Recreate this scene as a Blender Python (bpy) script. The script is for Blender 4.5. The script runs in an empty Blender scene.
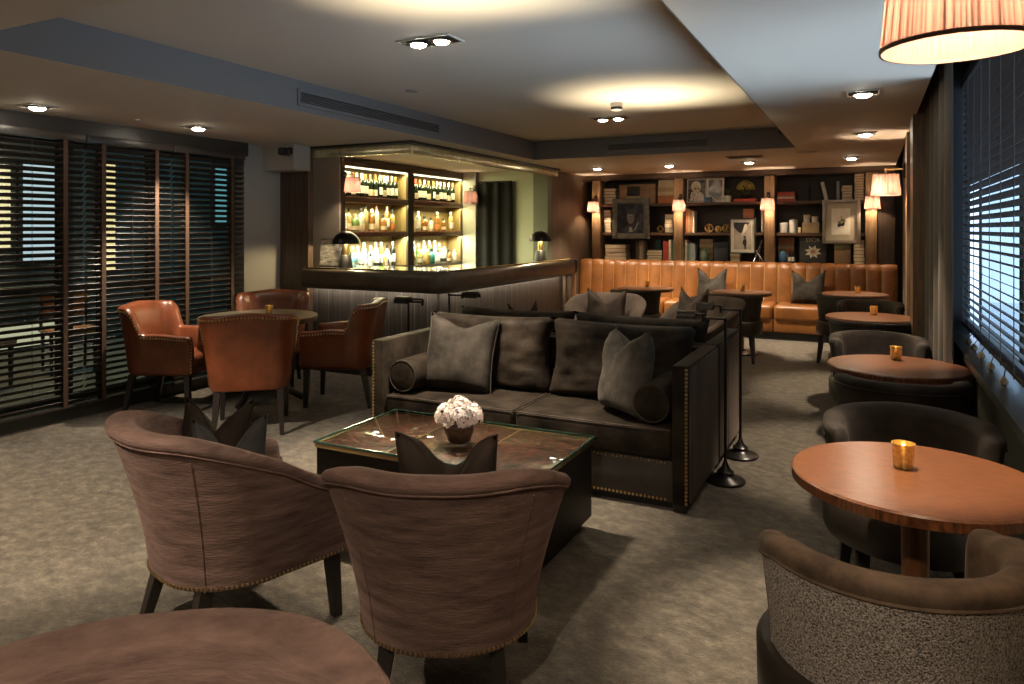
import bpy, bmesh, math, random
from mathutils import Vector, Matrix, noise
PI = math.pi
rnd = random.Random(7)
S = bpy.context.scene
COL = S.collection

# ------------------------------------------------------------------ materials
def _new(name):
    m = bpy.data.materials.new(name); m.use_nodes = True
    nt = m.node_tree; nt.nodes.clear()
    out = nt.nodes.new('ShaderNodeOutputMaterial')
    return m, nt, out

def mat(name, col, rough=.5, metal=0., sheen=0., coat=0., var=0., vscale=8., stretch=(1, 1, 1), bump=0., bscale=60.,
        spec=.5, trans=0., col2=None, kind='noise', detail=5., crough=.05, aniso=0.):
    m, nt, out = _new(name)
    N = nt.nodes; L = nt.links
    p = N.new('ShaderNodeBsdfPrincipled')
    L.new(p.outputs[0], out.inputs[0])
    p.inputs['Base Color'].default_value = (*col, 1)
    p.inputs['Roughness'].default_value = rough
    p.inputs['Metallic'].default_value = metal
    p.inputs['Specular IOR Level'].default_value = spec
    p.inputs['Sheen Weight'].default_value = sheen
    p.inputs['Sheen Roughness'].default_value = .4; p.inputs['Sheen Tint'].default_value = (*[min(1, c * 4 + .08) for c in col], 1)
    p.inputs['Coat Weight'].default_value = coat
    p.inputs['Coat Roughness'].default_value = crough
    p.inputs['Transmission Weight'].default_value = trans
    if var or bump or col2:
        tc = N.new('ShaderNodeTexCoord'); mp = N.new('ShaderNodeMapping')
        mp.inputs['Scale'].default_value = stretch
        L.new(tc.outputs['Object'], mp.inputs['Vector'])
    if var or col2:
        if kind == 'noise':
            t = N.new('ShaderNodeTexNoise'); t.inputs['Detail'].default_value = detail
            t.inputs['Roughness'].default_value = .65; fo = t.outputs['Fac']
        elif kind == 'voronoi':
            t = N.new('ShaderNodeTexVoronoi'); fo = t.outputs['Distance']
        t.inputs['Scale'].default_value = vscale
        L.new(mp.outputs[0], t.inputs['Vector'])
        r = N.new('ShaderNodeValToRGB')
        a = tuple(max(0, c * (1 - var)) for c in col); b = col2 if col2 else tuple(min(1, c * (1 + var)) for c in col)
        lo, hi = (.32, .68) if kind == 'noise' else (.05, .6)
        r.color_ramp.elements[0].position = lo; r.color_ramp.elements[0].color = (*a, 1)
        r.color_ramp.elements[1].position = hi; r.color_ramp.elements[1].color = (*b, 1)
        L.new(fo, r.inputs[0]); L.new(r.outputs[0], p.inputs['Base Color'])
    if bump:
        b = N.new('ShaderNodeBump'); b.inputs['Strength'].default_value = bump; b.inputs['Distance'].default_value = .01
        if kind == 'voronoi':
            t2 = N.new('ShaderNodeTexVoronoi'); o2 = t2.outputs['Distance']
        else:
            t2 = N.new('ShaderNodeTexNoise'); o2 = t2.outputs['Fac']; t2.inputs['Detail'].default_value = 3
        t2.inputs['Scale'].default_value = bscale
        L.new(mp.outputs[0], t2.inputs['Vector']); L.new(o2, b.inputs['Height']); L.new(b.outputs[0], p.inputs['Normal'])
    return m

def emit(name, col, strength):
    m, nt, out = _new(name)
    e = nt.nodes.new('ShaderNodeEmission'); e.inputs[0].default_value = (*col, 1); e.inputs[1].default_value = strength
    nt.links.new(e.outputs[0], out.inputs[0]); return m

def pane_mat(name, tint=(.9, .95, .95), ior=1.45):
    m, nt, out = _new(name); N = nt.nodes; L = nt.links
    t = N.new('ShaderNodeBsdfTransparent'); t.inputs[0].default_value = (*tint, 1)
    g = N.new('ShaderNodeBsdfGlossy'); g.inputs['Roughness'].default_value = .02
    mx = N.new('ShaderNodeMixShader')
    f = N.new('ShaderNodeFresnel'); f.inputs[0].default_value = ior
    ge = N.new('ShaderNodeNewGeometry'); iv = N.new('ShaderNodeMath'); iv.operation = 'SUBTRACT'; iv.inputs[0].default_value = 1; L.new(ge.outputs['Backfacing'], iv.inputs[1])
    mu = N.new('ShaderNodeMath'); mu.operation = 'MULTIPLY'; L.new(f.outputs[0], mu.inputs[0]); L.new(iv.outputs[0], mu.inputs[1])
    L.new(mu.outputs[0], mx.inputs[0]); L.new(t.outputs[0], mx.inputs[1]); L.new(g.outputs[0], mx.inputs[2])
    L.new(mx.outputs[0], out.inputs[0]); return m

def shade_mat(name):
    m, nt, out = _new(name); N = nt.nodes; L = nt.links
    d = N.new('ShaderNodeBsdfDiffuse'); d.inputs[0].default_value = (.36, .20, .17, 1)
    t = N.new('ShaderNodeBsdfTranslucent'); t.inputs[0].default_value = (.16, .09, .07, 1)
    mx = N.new('ShaderNodeMixShader'); mx.inputs[0].default_value = .6
    L.new(d.outputs[0], mx.inputs[1]); L.new(t.outputs[0], mx.inputs[2])
    tc = N.new('ShaderNodeTexCoord'); g = N.new('ShaderNodeSeparateXYZ'); L.new(tc.outputs['Object'], g.inputs[0])
    at = N.new('ShaderNodeMath'); at.operation = 'ARCTAN2'; L.new(g.outputs[1], at.inputs[0]); L.new(g.outputs[0], at.inputs[1])
    cb = N.new('ShaderNodeCombineXYZ'); L.new(at.outputs[0], cb.inputs[0])
    ns = N.new('ShaderNodeTexNoise'); ns.inputs['Scale'].default_value = 16; ns.inputs['Detail'].default_value = 5
    L.new(cb.outputs[0], ns.inputs['Vector'])
    r = N.new('ShaderNodeValToRGB'); r.color_ramp.elements[0].position = .40; r.color_ramp.elements[0].color = (.016, .006, .005, 1)
    r.color_ramp.elements[1].position = .56; r.color_ramp.elements[1].color = (.155, .085, .070, 1)
    L.new(ns.outputs[0], r.inputs[0]); L.new(r.outputs[0], t.inputs[0])
    L.new(mx.outputs[0], out.inputs[0]); return m

def plank_mat(name, col, line, pitch, axes=(1, 1, 0), rough=.45, lw=.045, grain=(20, 20, 1.2), var=.45):
    """vertical boards: a thin joint line every pitch metres"""
    m, nt, out = _new(name); N = nt.nodes; L = nt.links
    p = N.new('ShaderNodeBsdfPrincipled'); L.new(p.outputs[0], out.inputs[0]); p.inputs['Roughness'].default_value = rough
    tc = N.new('ShaderNodeTexCoord')
    d = N.new('ShaderNodeVectorMath'); d.operation = 'DOT_PRODUCT'; d.inputs[1].default_value = axes
    L.new(tc.outputs['Object'], d.inputs[0])
    q = N.new('ShaderNodeMath'); q.operation = 'DIVIDE'; q.inputs[1].default_value = pitch; L.new(d.outputs['Value'], q.inputs[0])
    fr = N.new('ShaderNodeMath'); fr.operation = 'FRACT'; L.new(q.outputs[0], fr.inputs[0])
    lt = N.new('ShaderNodeMath'); lt.operation = 'LESS_THAN'; lt.inputs[1].default_value = lw; L.new(fr.outputs[0], lt.inputs[0])
    mp = N.new('ShaderNodeMapping'); mp.inputs['Scale'].default_value = grain; L.new(tc.outputs['Object'], mp.inputs[0])
    ns = N.new('ShaderNodeTexNoise'); ns.inputs['Scale'].default_value = 1.5; ns.inputs['Detail'].default_value = 6
    L.new(mp.outputs[0], ns.inputs['Vector'])
    r = N.new('ShaderNodeValToRGB'); r.color_ramp.elements[0].position = .3; r.color_ramp.elements[1].position = .7
    r.color_ramp.elements[0].color = (*[c * (1 - var) for c in col], 1); r.color_ramp.elements[1].color = (*[c * (1 + var) for c in col], 1)
    L.new(ns.outputs[0], r.inputs[0])
    mx = N.new('ShaderNodeMix'); mx.data_type = 'RGBA'
    L.new(lt.outputs[0], mx.inputs[0]); L.new(r.outputs[0], mx.inputs[6]); mx.inputs[7].default_value = (*line, 1)
    L.new(mx.outputs[2], p.inputs['Base Color']); return m

def carpet_mat():
    m, nt, out = _new('carpet'); N = nt.nodes; L = nt.links
    p = N.new('ShaderNodeBsdfPrincipled'); L.new(p.outputs[0], out.inputs[0]); p.inputs['Roughness'].default_value = .95
    p.inputs['Specular IOR Level'].default_value = .1; p.inputs['Sheen Weight'].default_value = .15
    tc = N.new('ShaderNodeTexCoord')
    mp = N.new('ShaderNodeMapping'); mp.inputs['Scale'].default_value = (1, 1.35, 1); mp.inputs['Rotation'].default_value = (0, 0, .5)
    L.new(tc.outputs['Object'], mp.inputs[0])
    a = N.new('ShaderNodeTexNoise'); a.inputs['Scale'].default_value = 11; a.inputs['Detail'].default_value = 14; a.inputs['Roughness'].default_value = .82
    L.new(mp.outputs[0], a.inputs['Vector'])
    r = N.new('ShaderNodeValToRGB'); e = r.color_ramp.elements
    e[0].position = .34; e[0].color = (.034, .029, .023, 1); e[1].position = .66; e[1].color = (.195, .160, .118, 1)
    k = e.new(.5); k.color = (.098, .080, .058, 1)
    L.new(a.outputs[0], r.inputs[0]); L.new(r.outputs[0], p.inputs['Base Color'])
    b = N.new('ShaderNodeTexNoise'); b.inputs['Scale'].default_value = 160; L.new(tc.outputs['Object'], b.inputs['Vector'])
    bp = N.new('ShaderNodeBump'); bp.inputs['Strength'].default_value = .8; bp.inputs['Distance'].default_value = .01
    L.new(b.outputs[0], bp.inputs['Height']); L.new(bp.outputs[0], p.inputs['Normal'])
    return m

def photo_mat(name, cols, scale, seed):
    """a blurred abstract monochrome print"""
    m, nt, out = _new(name); N = nt.nodes; L = nt.links
    p = N.new('ShaderNodeBsdfPrincipled'); L.new(p.outputs[0], out.inputs[0]); p.inputs['Roughness'].default_value = .25
    tc = N.new('ShaderNodeTexCoord'); mp = N.new('ShaderNodeMapping'); mp.inputs['Location'].default_value = (seed, seed * .7, seed * 1.3)
    L.new(tc.outputs['Object'], mp.inputs[0])
    a = N.new('ShaderNodeTexNoise'); a.inputs['Scale'].default_value = scale; a.inputs['Detail'].default_value = 4; a.inputs['Distortion'].default_value = .8
    L.new(mp.outputs[0], a.inputs['Vector'])
    r = N.new('ShaderNodeValToRGB'); e = r.color_ramp.elements
    e[0].position = .42; e[0].color = (*cols[0], 1); e[1].position = .58; e[1].color = (*cols[1], 1)
    L.new(a.outputs[0], r.inputs[0]); L.new(r.outputs[0], p.inputs['Base Color']); return m

M = {}
M['carpet'] = carpet_mat()
M['ceil'] = mat('ceiling_paint', (.66, .60, .51), .75, spec=.3)
M['ceil_side_shade'] = mat('soffit_side_shade', (.17, .165, .165), .7)  # shade of the upright recess sides put into a darker colour
M['wallgrey'] = mat('grey_wall_paint', (.46, .43, .37), .7)
M['wallpale'] = mat('pale_wall_paint', (.38, .39, .26), .6)
M['pillar'] = mat('bar_pillar_paint', (.20, .19, .14), .6)
M['walldark'] = mat('dark_wall_paint', (.06, .06, .05), .6)
M['darkwood'] = mat('dark_wood', (.030, .020, .013), .35, var=.5, vscale=3, stretch=(14, 14, 1))
M['darkwoodh'] = mat('dark_wood_shelf', (.075, .042, .024), .35, var=.5, vscale=3, stretch=(1, 14, 14))
M['redwood'] = mat('red_wood', (.11, .04, .02), .3, var=.4, vscale=3, stretch=(1.5, 1.5, 14))
M['plankwall'] = plank_mat('dark_plank_wall', (.085, .052, .033), (.02, .013, .01), .24, lw=.02)
M['barplank'] = plank_mat('bar_front_planks', (.048, .040, .033), (.22, .20, .17), .155, lw=.022)
M['upright'] = mat('bookcase_wood', (.20, .125, .065), .4, var=.4, vscale=2.5, stretch=(18, 18, 1.2))
M['bayback'] = mat('bookcase_back', (.03, .02, .014), .5, var=.3)
M['barback'] = mat('bar_back_wood', (.25, .175, .065), .45, var=.35, vscale=3, stretch=(14, 14, 1.5))
M['mauve'] = mat('taupe_velvet', (.130, .080, .065), .8, sheen=.22, var=.42, vscale=6, stretch=(1, 1, 6), bump=.4, bscale=38, spec=.08)
M['mauvedark'] = mat('dark_pillow_velvet', (.030, .020, .014), .8, sheen=.06, var=.4, vscale=6, spec=.2)
M['sofa'] = mat('sofa_velvet', (.021, .0155, .0110), .6, sheen=.14, var=.75, vscale=4.5, bump=.6, bscale=14, spec=.08)
M['sofaside'] = mat('sofa_side_velvet', (.070, .052, .041), .8, sheen=.16, var=.4, vscale=4, stretch=(1, 1, .4), spec=.08)
M['pillow'] = mat('grey_pillow_velvet', (.036, .030, .024), .75, sheen=.18, var=.5, vscale=7, spec=.08)
M['pillowlight'] = mat('light_grey_velvet', (.085, .074, .062), .75, sheen=.2, var=.45, vscale=7, spec=.08)
M['pillowblue'] = mat('slate_velvet', (.045, .042, .040), .8, sheen=.2, var=.3, vscale=6, spec=.2)
M['charcoal'] = mat('charcoal_velvet', (.026, .020, .016), .6, sheen=.16, var=.45, vscale=6, spec=.12)
M['boucle'] = mat('boucle_fabric', (.040, .032, .027), .95, var=.3, col2=(.55, .46, .39), vscale=240, detail=2, bump=.8, bscale=240, spec=.1)
M['captaupe'] = mat('brown_velvet', (.085, .056, .037), .7, sheen=.2, var=.55, vscale=9, spec=.12)
M['leather'] = mat('oxblood_leather', (.150, .041, .015), .33, var=.35, vscale=5, bump=.08, bscale=90)
M['tan'] = mat('tan_leather', (.205, .074, .0165), .38, var=.28, vscale=4, bump=.06, bscale=80)
M['blackleg'] = mat('black_wood', (.016, .012, .010), .35)
M['brownleather'] = mat('dark_brown_leather', (.085, .066, .046), .36, var=.25, vscale=8)
M['tablewood'] = mat('table_oak', (.122, .042, .0145), .3, var=.8, vscale=5, stretch=(4, 90, 4), coat=.8, crough=.22)
M['tableedge'] = mat('table_column', (.15, .055, .02), .35, var=.3, vscale=4, stretch=(12, 12, 1))
M['brass'] = mat('brass', (.72, .50, .20), .28, metal=1)
M['oldbrass'] = mat('aged_brass', (.55, .40, .20), .35, metal=1)
M['zinc'] = mat('zinc_top', (.36, .31, .22), .3, metal=.85, var=.35, vscale=7)
M['iron'] = mat('black_iron', (.022, .018, .016), .3, metal=.6)
M['chrome'] = mat('chrome', (.7, .7, .68), .12, metal=1)
M['foil'] = mat('gold_fascia', (.85, .74, .46), .22, metal=.75, var=.25, vscale=5, stretch=(4, 4, 1), bump=.25, bscale=9)
M['stone'] = mat('bar_top_stone', (.045, .045, .034), .07, var=.6, vscale=9, coat=1)
M['croc'] = mat('croc_panel', (.42, .095, .065), .35, kind='voronoi', var=.3, vscale=34, col2=(.07, .022, .015), coat=.8, crough=.04, bump=.3, bscale=34)
M['glassedge'] = mat('glass_edge', (.05, .14, .11), .1, coat=1)
M['glass'] = pane_mat('window_pane')
M['tint'] = pane_mat('dark_window_pane', (.75, .85, .85))
M['shade'] = shade_mat('pleated_silk')
M['shadetrim'] = mat('shade_trim', (.10, .06, .045), .7)
M['bulb'] = emit('warm_bulb', (1, .86, .66), 9)
M['downbulb'] = emit('downlight_bulb', (1, .88, .68), 22)
M['led'] = emit('led_strip', (1, .90, .50), 2.2)
M['ledw'] = emit('white_led_strip', (1, .88, .70), 2.0)
M['white'] = mat('white_metal', (.55, .52, .47), .4)
M['black'] = mat('matt_black', (.010, .010, .010), .5)
M['slat'] = mat('blind_slat', (.045, .037, .030), .38)
M['slatr'] = mat('walnut_slat', (.020, .012, .009), .6, spec=.2)
M['tape'] = mat('blind_tape', (.075, .040, .022), .8)
M['cord'] = mat('blind_cord', (.035, .028, .024), .7)
M['curtain'] = mat('curtain_velvet', (.060, .045, .034), .75, sheen=.2, var=.3, vscale=5, stretch=(1, 1, .3))
M['blackcurtain'] = mat('black_curtain', (.010, .0095, .009), .8, spec=.08)
M['seatleather'] = mat('black_brown_leather', (.022, .016, .011), .4, var=.3)
M['greywood'] = mat('sill_stone', (.045, .038, .030), .28)
M['page'] = mat('book_pages', (.60, .52, .38), .8)
M['votive'] = mat('amber_glass', (.80, .48, .13), .2, trans=.35, coat=1, metal=.35, var=.4, vscale=60)
M['flame'] = emit('candle_flame', (1, .62, .22), 5)
M['copper'] = mat('dark_copper', (.13, .075, .05), .3, metal=.7, var=.4, vscale=12)
M['petal'] = mat('petal', (.72, .62, .58), .6, var=.25, vscale=16)
M['yellowflower'] = mat('dried_flower', (.42, .33, .09), .8, var=.4, vscale=40)
M['leaf'] = mat('leaf', (.05, .09, .03), .6)
for nm, c in dict(cream=(.62, .52, .34), ivory=(.72, .68, .58), red=(.42, .05, .03), rust=(.45, .16, .07), teal=(.02, .07, .075), blue=(.06, .14, .24),
                  ink=(.018, .018, .022), tanpaper=(.42, .31, .17), brownpaper=(.30, .19, .095), grey=(.33, .33, .32), greyblue=(.23, .29, .33), green=(.10, .16, .09),
                  orange=(.50, .17, .04), olive=(.20, .19, .10), silver=(.50, .50, .48)).items():
    M['c_' + nm] = mat('cover_' + nm, c, .5, var=.15, vscale=12)

# ------------------------------------------------------------------ mesh builder
class MB:
    def __init__(s): s.V = []; s.F = []; s.I = []; s.T = Matrix(); s.mi = 0
    def add(s, V, F):
        n = len(s.V); T = s.T
        s.V += [tuple(T @ Vector(v)) for v in V]
        s.F += [tuple(i + n for i in f) for f in F]; s.I += [s.mi] * len(F); return s
    def box(s, c, d, bev=0, rot=None, seg=2):
        bm = bmesh.new(); bmesh.ops.create_cube(bm, size=1)
        for v in bm.verts: v.co = Vector((v.co.x * d[0], v.co.y * d[1], v.co.z * d[2]))
        if bev: bmesh.ops.bevel(bm, geom=list(bm.edges), offset=min(bev, min(d) * .49), segments=seg, profile=.5, affect='EDGES')
        R = rot.to_4x4() if rot else Matrix()
        bm.verts.index_update()
        V = [Vector(c) + (R @ v.co) for v in bm.verts]; F = [[v.index for v in f.verts] for f in bm.faces]; bm.free()
        return s.add(V, F)
    def lathe(s, prof, c=(0, 0, 0), seg=24, rip=0, nrip=0, capb=True, capt=True):
        V = []; F = []; k = len(prof)
        for j, (r, z) in enumerate(prof):
            for i in range(seg):
                a = 2 * PI * i / seg; rr = r * (1 + (rip * math.cos(nrip * a) if rip else 0))
                V.append((c[0] + rr * math.cos(a), c[1] + rr * math.sin(a), c[2] + z))
        for j in range(k - 1):
            for i in range(seg):
                i2 = (i + 1) % seg; F.append((j * seg + i, j * seg + i2, (j + 1) * seg + i2, (j + 1) * seg + i))
        if capb and prof[0][0] > 1e-5: F.append(tuple(reversed(range(seg))))
        if capt and prof[-1][0] > 1e-5: F.append(tuple(range((k - 1) * seg, k * seg)))
        return s.add(V, F)
    def cyl(s, c, r, h, seg=24, r2=None): return s.lathe([(r, 0), (r if r2 is None else r2, h)], c, seg)
    def tube(s, P, r, seg=8, closed=False):
        P = [Vector(p) for p in P]; n = len(P); V = []; F = []; up = Vector((0, 0, 1)); prev = None
        for i, p in enumerate(P):
            a = P[(i - 1) % n] if (closed or i) else p; b = P[(i + 1) % n] if (closed or i < n - 1) else p
            t = (b - a).normalized()
            x = prev - t * prev.dot(t) if prev is not None else t.orthogonal()
            if x.length < 1e-6: x = t.orthogonal()
            x.normalize(); prev = x; y = t.cross(x)
            for k in range(seg):
                q = 2 * PI * k / seg; V.append(p + (x * math.cos(q) + y * math.sin(q)) * r)
        for i in range(n if closed else n - 1):
            i2 = (i + 1) % n
            for k in range(seg):
                k2 = (k + 1) % seg; F.append((i * seg + k, i * seg + k2, i2 * seg + k2, i2 * seg + k))
        if not closed: F += [tuple(reversed(range(seg))), tuple(range((n - 1) * seg, n * seg))]
        return s.add(V, F)
    def ball(s, c, r, sc=(1, 1, 1), seg=10, rings=6):
        pr = [(max(1e-6, r * math.sin(PI * j / rings)), -r * math.cos(PI * j / rings)) for j in range(rings + 1)]
        V = []; F = []
        for (rr, z) in pr:
            for i in range(seg):
                a = 2 * PI * i / seg; V.append((c[0] + rr * math.cos(a) * sc[0], c[1] + rr * math.sin(a) * sc[1], c[2] + z * sc[2]))
        for j in range(rings):
            for i in range(seg):
                i2 = (i + 1) % seg; F.append((j * seg + i, j * seg + i2, (j + 1) * seg + i2, (j + 1) * seg + i))
        return s.add(V, F)
    def grid(s, fn, nu, nv, wrapu=False):
        V = [fn(i / nu, j / nv) for i in range(nu if wrapu else nu + 1) for j in range(nv + 1)]
        F = []; w = nv + 1; m = nu if wrapu else nu + 1
        for i in range(nu):
            i2 = (i + 1) % m
            for j in range(nv): F.append((i * w + j, i2 * w + j, i2 * w + j + 1, i * w + j + 1))
        return s.add(V, F)
    def rings(s, RR, cap=True, closed=False):
        """loft closed rings (lists of equal length)"""
        k = len(RR[0]); V = [v for r in RR for v in r]; F = []; n = len(RR)
        for i in range(n if closed else n - 1):
            i2 = (i + 1) % n
            for j in range(k):
                j2 = (j + 1) % k; F.append((i * k + j, i * k + j2, i2 * k + j2, i2 * k + j))
        if cap and not closed: F += [tuple(reversed(range(k))), tuple(range((n - 1) * k, n * k))]
        return s.add(V, F)
    def build(s, name, m, parent=None, smooth=True, ang=40, merge=False):
        me = bpy.data.meshes.new(name); me.from_pydata(s.V, [], s.F)
        for x in (m if isinstance(m, list) else [m]): me.materials.append(x)
        for p, i in zip(me.polygons, s.I): p.material_index = i
        bm = bmesh.new(); bm.from_mesh(me)
        if merge: bmesh.ops.remove_doubles(bm, verts=bm.verts, dist=1e-5)
        bmesh.ops.recalc_face_normals(bm, faces=bm.faces); bm.to_mesh(me); bm.free()
        if smooth:
            for p in me.polygons: p.use_smooth = True
            me.set_sharp_from_angle(angle=math.radians(ang))
        o = bpy.data.objects.new(name, me); COL.objects.link(o)
        if parent: o.parent = parent
        return o

def rz(a): return Matrix.Rotation(a, 3, 'Z')
def tag(o, label, cat, group=None, kind=None):
    o['label'] = label; o['category'] = cat
    if group: o['group'] = group
    if kind: o['kind'] = kind
    return o
def thing(name, label, cat, loc=(0, 0, 0), a=0, group=None):
    o = bpy.data.objects.new(name, None); o.empty_display_size = .1; COL.objects.link(o)
    o.location = loc; o.rotation_euler = (0, 0, a); return tag(o, label, cat, group)
def struct(name, mb, m, label=None, parent=None, smooth=False):
    o = mb.build(name, m, parent, smooth)
    if not parent:
        o['kind'] = 'structure'
        if label: o['label'] = label
        o['category'] = name.split('_')[0]
    return o
def dup(o, loc=None, a=None, label=None, group=None, parent=None):
    c = o.copy(); COL.objects.link(c)
    if parent: c.parent = parent
    if loc is not None: c.location = loc
    if a is not None: c.rotation_euler = (0, 0, a)
    if label: c['label'] = label
    if group: c['group'] = group
    for ch in list(o.children): dup(ch, parent=c)
    return c
def light(kind, name, loc, energy, col, parent=None, **k):
    d = bpy.data.lights.new(name, kind); d.energy = energy; d.color = col
    for q, v in k.items():
        if q != 'rot': setattr(d, q, v)
    o = bpy.data.objects.new(name, d); COL.objects.link(o); o.location = loc
    if 'rot' in k: o.rotation_euler = k['rot']
    if parent: o.parent = parent
    return o
def sst(a, b, x):
    t = max(0, min(1, (x - a) / (b - a))); return t * t * (3 - 2 * t)
EXPO = 1.95
SKY = .75
E_REC = 85; E_LEFT = 75; E_RIGHT = 80; E_BACK = 75; E_NEAR = 100; E_T1 = 105; E_DAY = 17
E_SCONCE = 18; E_BAR = 6; E_BIG = 14; E_BARLED = 1.6; E_GLINT = 5
# ------------------------------------------------------------------ camera and world
cam_d = bpy.data.cameras.new('camera'); cam = bpy.data.objects.new('camera', cam_d); COL.objects.link(cam)
cam.location = (0, 0, 1.5); cam.rotation_euler = (PI / 2, 0, math.atan(.5)); cam_d.sensor_width = 36
cam_d.lens = 716 / 1024 * 36; cam_d.shift_y = -113 / 1024; cam_d.clip_start = .02; cam_d.clip_end = 100
S.camera = cam
S.view_settings.view_transform = 'Standard'; S.view_settings.look = 'None'; S.view_settings.exposure = EXPO
S.view_settings.gamma = 1; S.view_settings.use_curve_mapping = False
S.cycles.use_denoising = True; S.cycles.max_bounces = 7; S.cycles.diffuse_bounces = 4; S.cycles.glossy_bounces = 4
S.cycles.transmission_bounces = 6; S.cycles.transparent_max_bounces = 10; S.cycles.caustics_reflective = False; S.cycles.caustics_refractive = False
S.cycles.sample_clamp_indirect = 4
w = bpy.data.worlds.new('sky'); S.world = w; w.use_nodes = True
bg = w.node_tree.nodes['Background']; bg.inputs[0].default_value = (.50, .70, 1, 1); bg.inputs[1].default_value = SKY

def slab(name, x0, x1, y0, y1, z0, z1, m, label=None, parent=None, bev=0):
    return struct(name, MB().box(((x0 + x1) / 2, (y0 + y1) / 2, (z0 + z1) / 2), (x1 - x0, y1 - y0, z1 - z0), bev), m, label, parent)

# ------------------------------------------------------------------ shell
HC = 2.37; HR = 2.60
slab('floor', -6.5, .9, -2.6, 11.6, -.12, 0, M['carpet'], 'mottled taupe carpet across the room')
RX0, RX1, RY0, RY1 = -3.78, -.707, 1.8, 8.2
slab('ceiling_left', -6.5, RX0, -2.6, 11.6, HC, HC + .4, M['ceil'])
slab('ceiling_curtain_pocket', .315, .9, -.4, 11.6, 2.62, 2.77, M['walldark'])
slab('ceiling_right_front', .315, .9, -2.6, -.4, HC, HC + .4, M['ceil'])
slab('ceiling_right', RX1, .315, -2.6, 11.6, HC, HC + .4, M['ceil'])
slab('ceiling_back', RX0, RX1, RY1, 11.6, HC, HC + .4, M['ceil'])
slab('ceiling_front', RX0, RX1, -2.6, RY0, HC, HC + .4, M['ceil'])
slab('ceiling_recess', RX0, RX1, RY0, RY1, HR, HR + .17, M['ceil'])
slab('trim_1', RX0 - .001, RX0 + .008, RY0, RY1, HC + .001, HR, M['ceil_side_shade'])  # thin linings added to carry the shaded side colour
slab('trim_2', RX0, RX1, RY1 - .008, RY1 + .001, HC + .001, HR, M['ceil_side_shade'])
slab('trim_3', RX1 - .008, RX1 + .001, RY0, RY1, HC + .001, HR, M['ceil_side_shade'])
slab('wall_front', -6.5, .9, -2.7, -2.6, 0, HC, M['wallgrey'])
slab('wall_back', -4.3, .9, 11.42, 11.6, 0, 2.62, M['darkwood'])
# left window wall
slab('wall_left', -5.95, -5.72, -2.6, 1.1, 0, HC, M['walldark'])
slab('trim_4', -5.92, -5.64, 1.1, 5.3, 2.235, HC, M['slat'])
slab('baseboard_left', -5.92, -5.64, 1.1, 5.3, 0, .09, M['walldark'])
slab('wall_left_pier', -5.95, -5.70, 5.3, 5.8, 0, HC, M['wallgrey'])
slab('trim_5', -5.70, -5.28, 5.56, 5.8, 2.11, HC, M['wallgrey'])
WY = [1.1, 1.92, 2.74, 3.57, 4.37, 5.3]
for i in range(5):
    y0, y1 = WY[i], WY[i + 1]; f = MB()
    for yy in (y0 + .03, y1 - .03): f.box((-5.85, yy, 1.16), (.06, .06, 2.15), .006)
    for zz in (.13, 1.02, 2.2): f.box((-5.85, (y0 + y1) / 2, zz), (.05, y1 - y0 - .1, .07), .006)
    f.box((-5.85, (y0 + y1) / 2 - .1, 1.16), (.05, .045, 2.1), .006)
    fo = struct('window_%d' % (i + 1), f, M['black'], 'dark framed terrace window behind the left blinds')
    MB().box((-5.852, (y0 + y1) / 2, 1.16), (.008, y1 - y0 - .08, 2.06)).build('window_pane', M['tint'], fo, False)
# dark panel, bar alcove walls
slab('wall_bar_panel', -6.3, -5.31, 5.8, 5.88, 0, HC, M['plankwall'])
slab('wall_bar_left', -6.4, -6.3, 5.8, 9.7, 0, HC, M['wallgrey'])
slab('wall_bar_grey', -6.3, -5.61, 6.66, 6.74, 0, HC, M['wallgrey'])
slab('wall_bar_end', -6.3, -4.42, 9.6, 9.7, 0, HC, M['wallpale'])
slab('wall_bar_return', -4.43, -4.2, 9.56, 9.7, 0, HC, mat('olive_wall_paint', (.13, .135, .085), .6))
slab('pillar_bar', -5.62, -5.37, 9.5, 9.6, 0, HC, M['pillar'])
slab('wall_wood', -4.3, -4.2, 9.7, 11.42, 0, HC, plank_mat('brown_plank_wall', (.10, .068, .043), (.02, .014, .01), .3, lw=.02))
# right wall
slab('wall_right_sill', .53, .75, 2.88, 5.72, 0, .76, mat('green_grey_panel', (.10, .10, .075), .5))
slab('trim_6', .47, .75, 2.88, 5.72, .76, .80, M['greywood'])
slab('wall_right', .47, .60, 5.72, 11.5, 0, 2.62, mat('brown_right_wall', (.09, .07, .055), .6))
slab('wall_right_front', .53, .75, -2.6, 2.88, 0, 2.62, M['wallgrey'])
slab('wall_right_header', .60, .75, 2.88, 5.72, 2.48, 2.62, M['walldark'])
slab('pillar_right', .29, .47, 6.22, 6.60, 0, 2.62, M['upright'])
slab('pillar_far', .295, .47, 7.32, 7.72, 0, 2.62, M['upright'])
slab('trim_8', .47, .60, 5.66, 5.72, .80, 2.62, M['black'])
for i, (y0, y1) in enumerate([(2.9, 4.2), (4.2, 5.70)]):
    f = MB()
    for yy in (y0 + .025, y1 - .025): f.box((.66, yy, 1.64), (.016, .03, 1.66), .003)
    for zz in (.83, 2.46): f.box((.66, (y0 + y1) / 2, zz), (.016, y1 - y0 - .06, .04), .003)
    fo = struct('window_%d' % (i + 6), f, M['black'], 'window behind the right blind')
    MB().box((.661, (y0 + y1) / 2, 1.64), (.006, y1 - y0 - .08, 1.62)).build('window_pane', M['glass'], fo, False)
# outside, right: pale roof terrace and a facade
slab('ground_street', .9, 9, -6, 14, -.3, .3, mat('pale_paving', (.75, .78, .82), .8))
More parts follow.
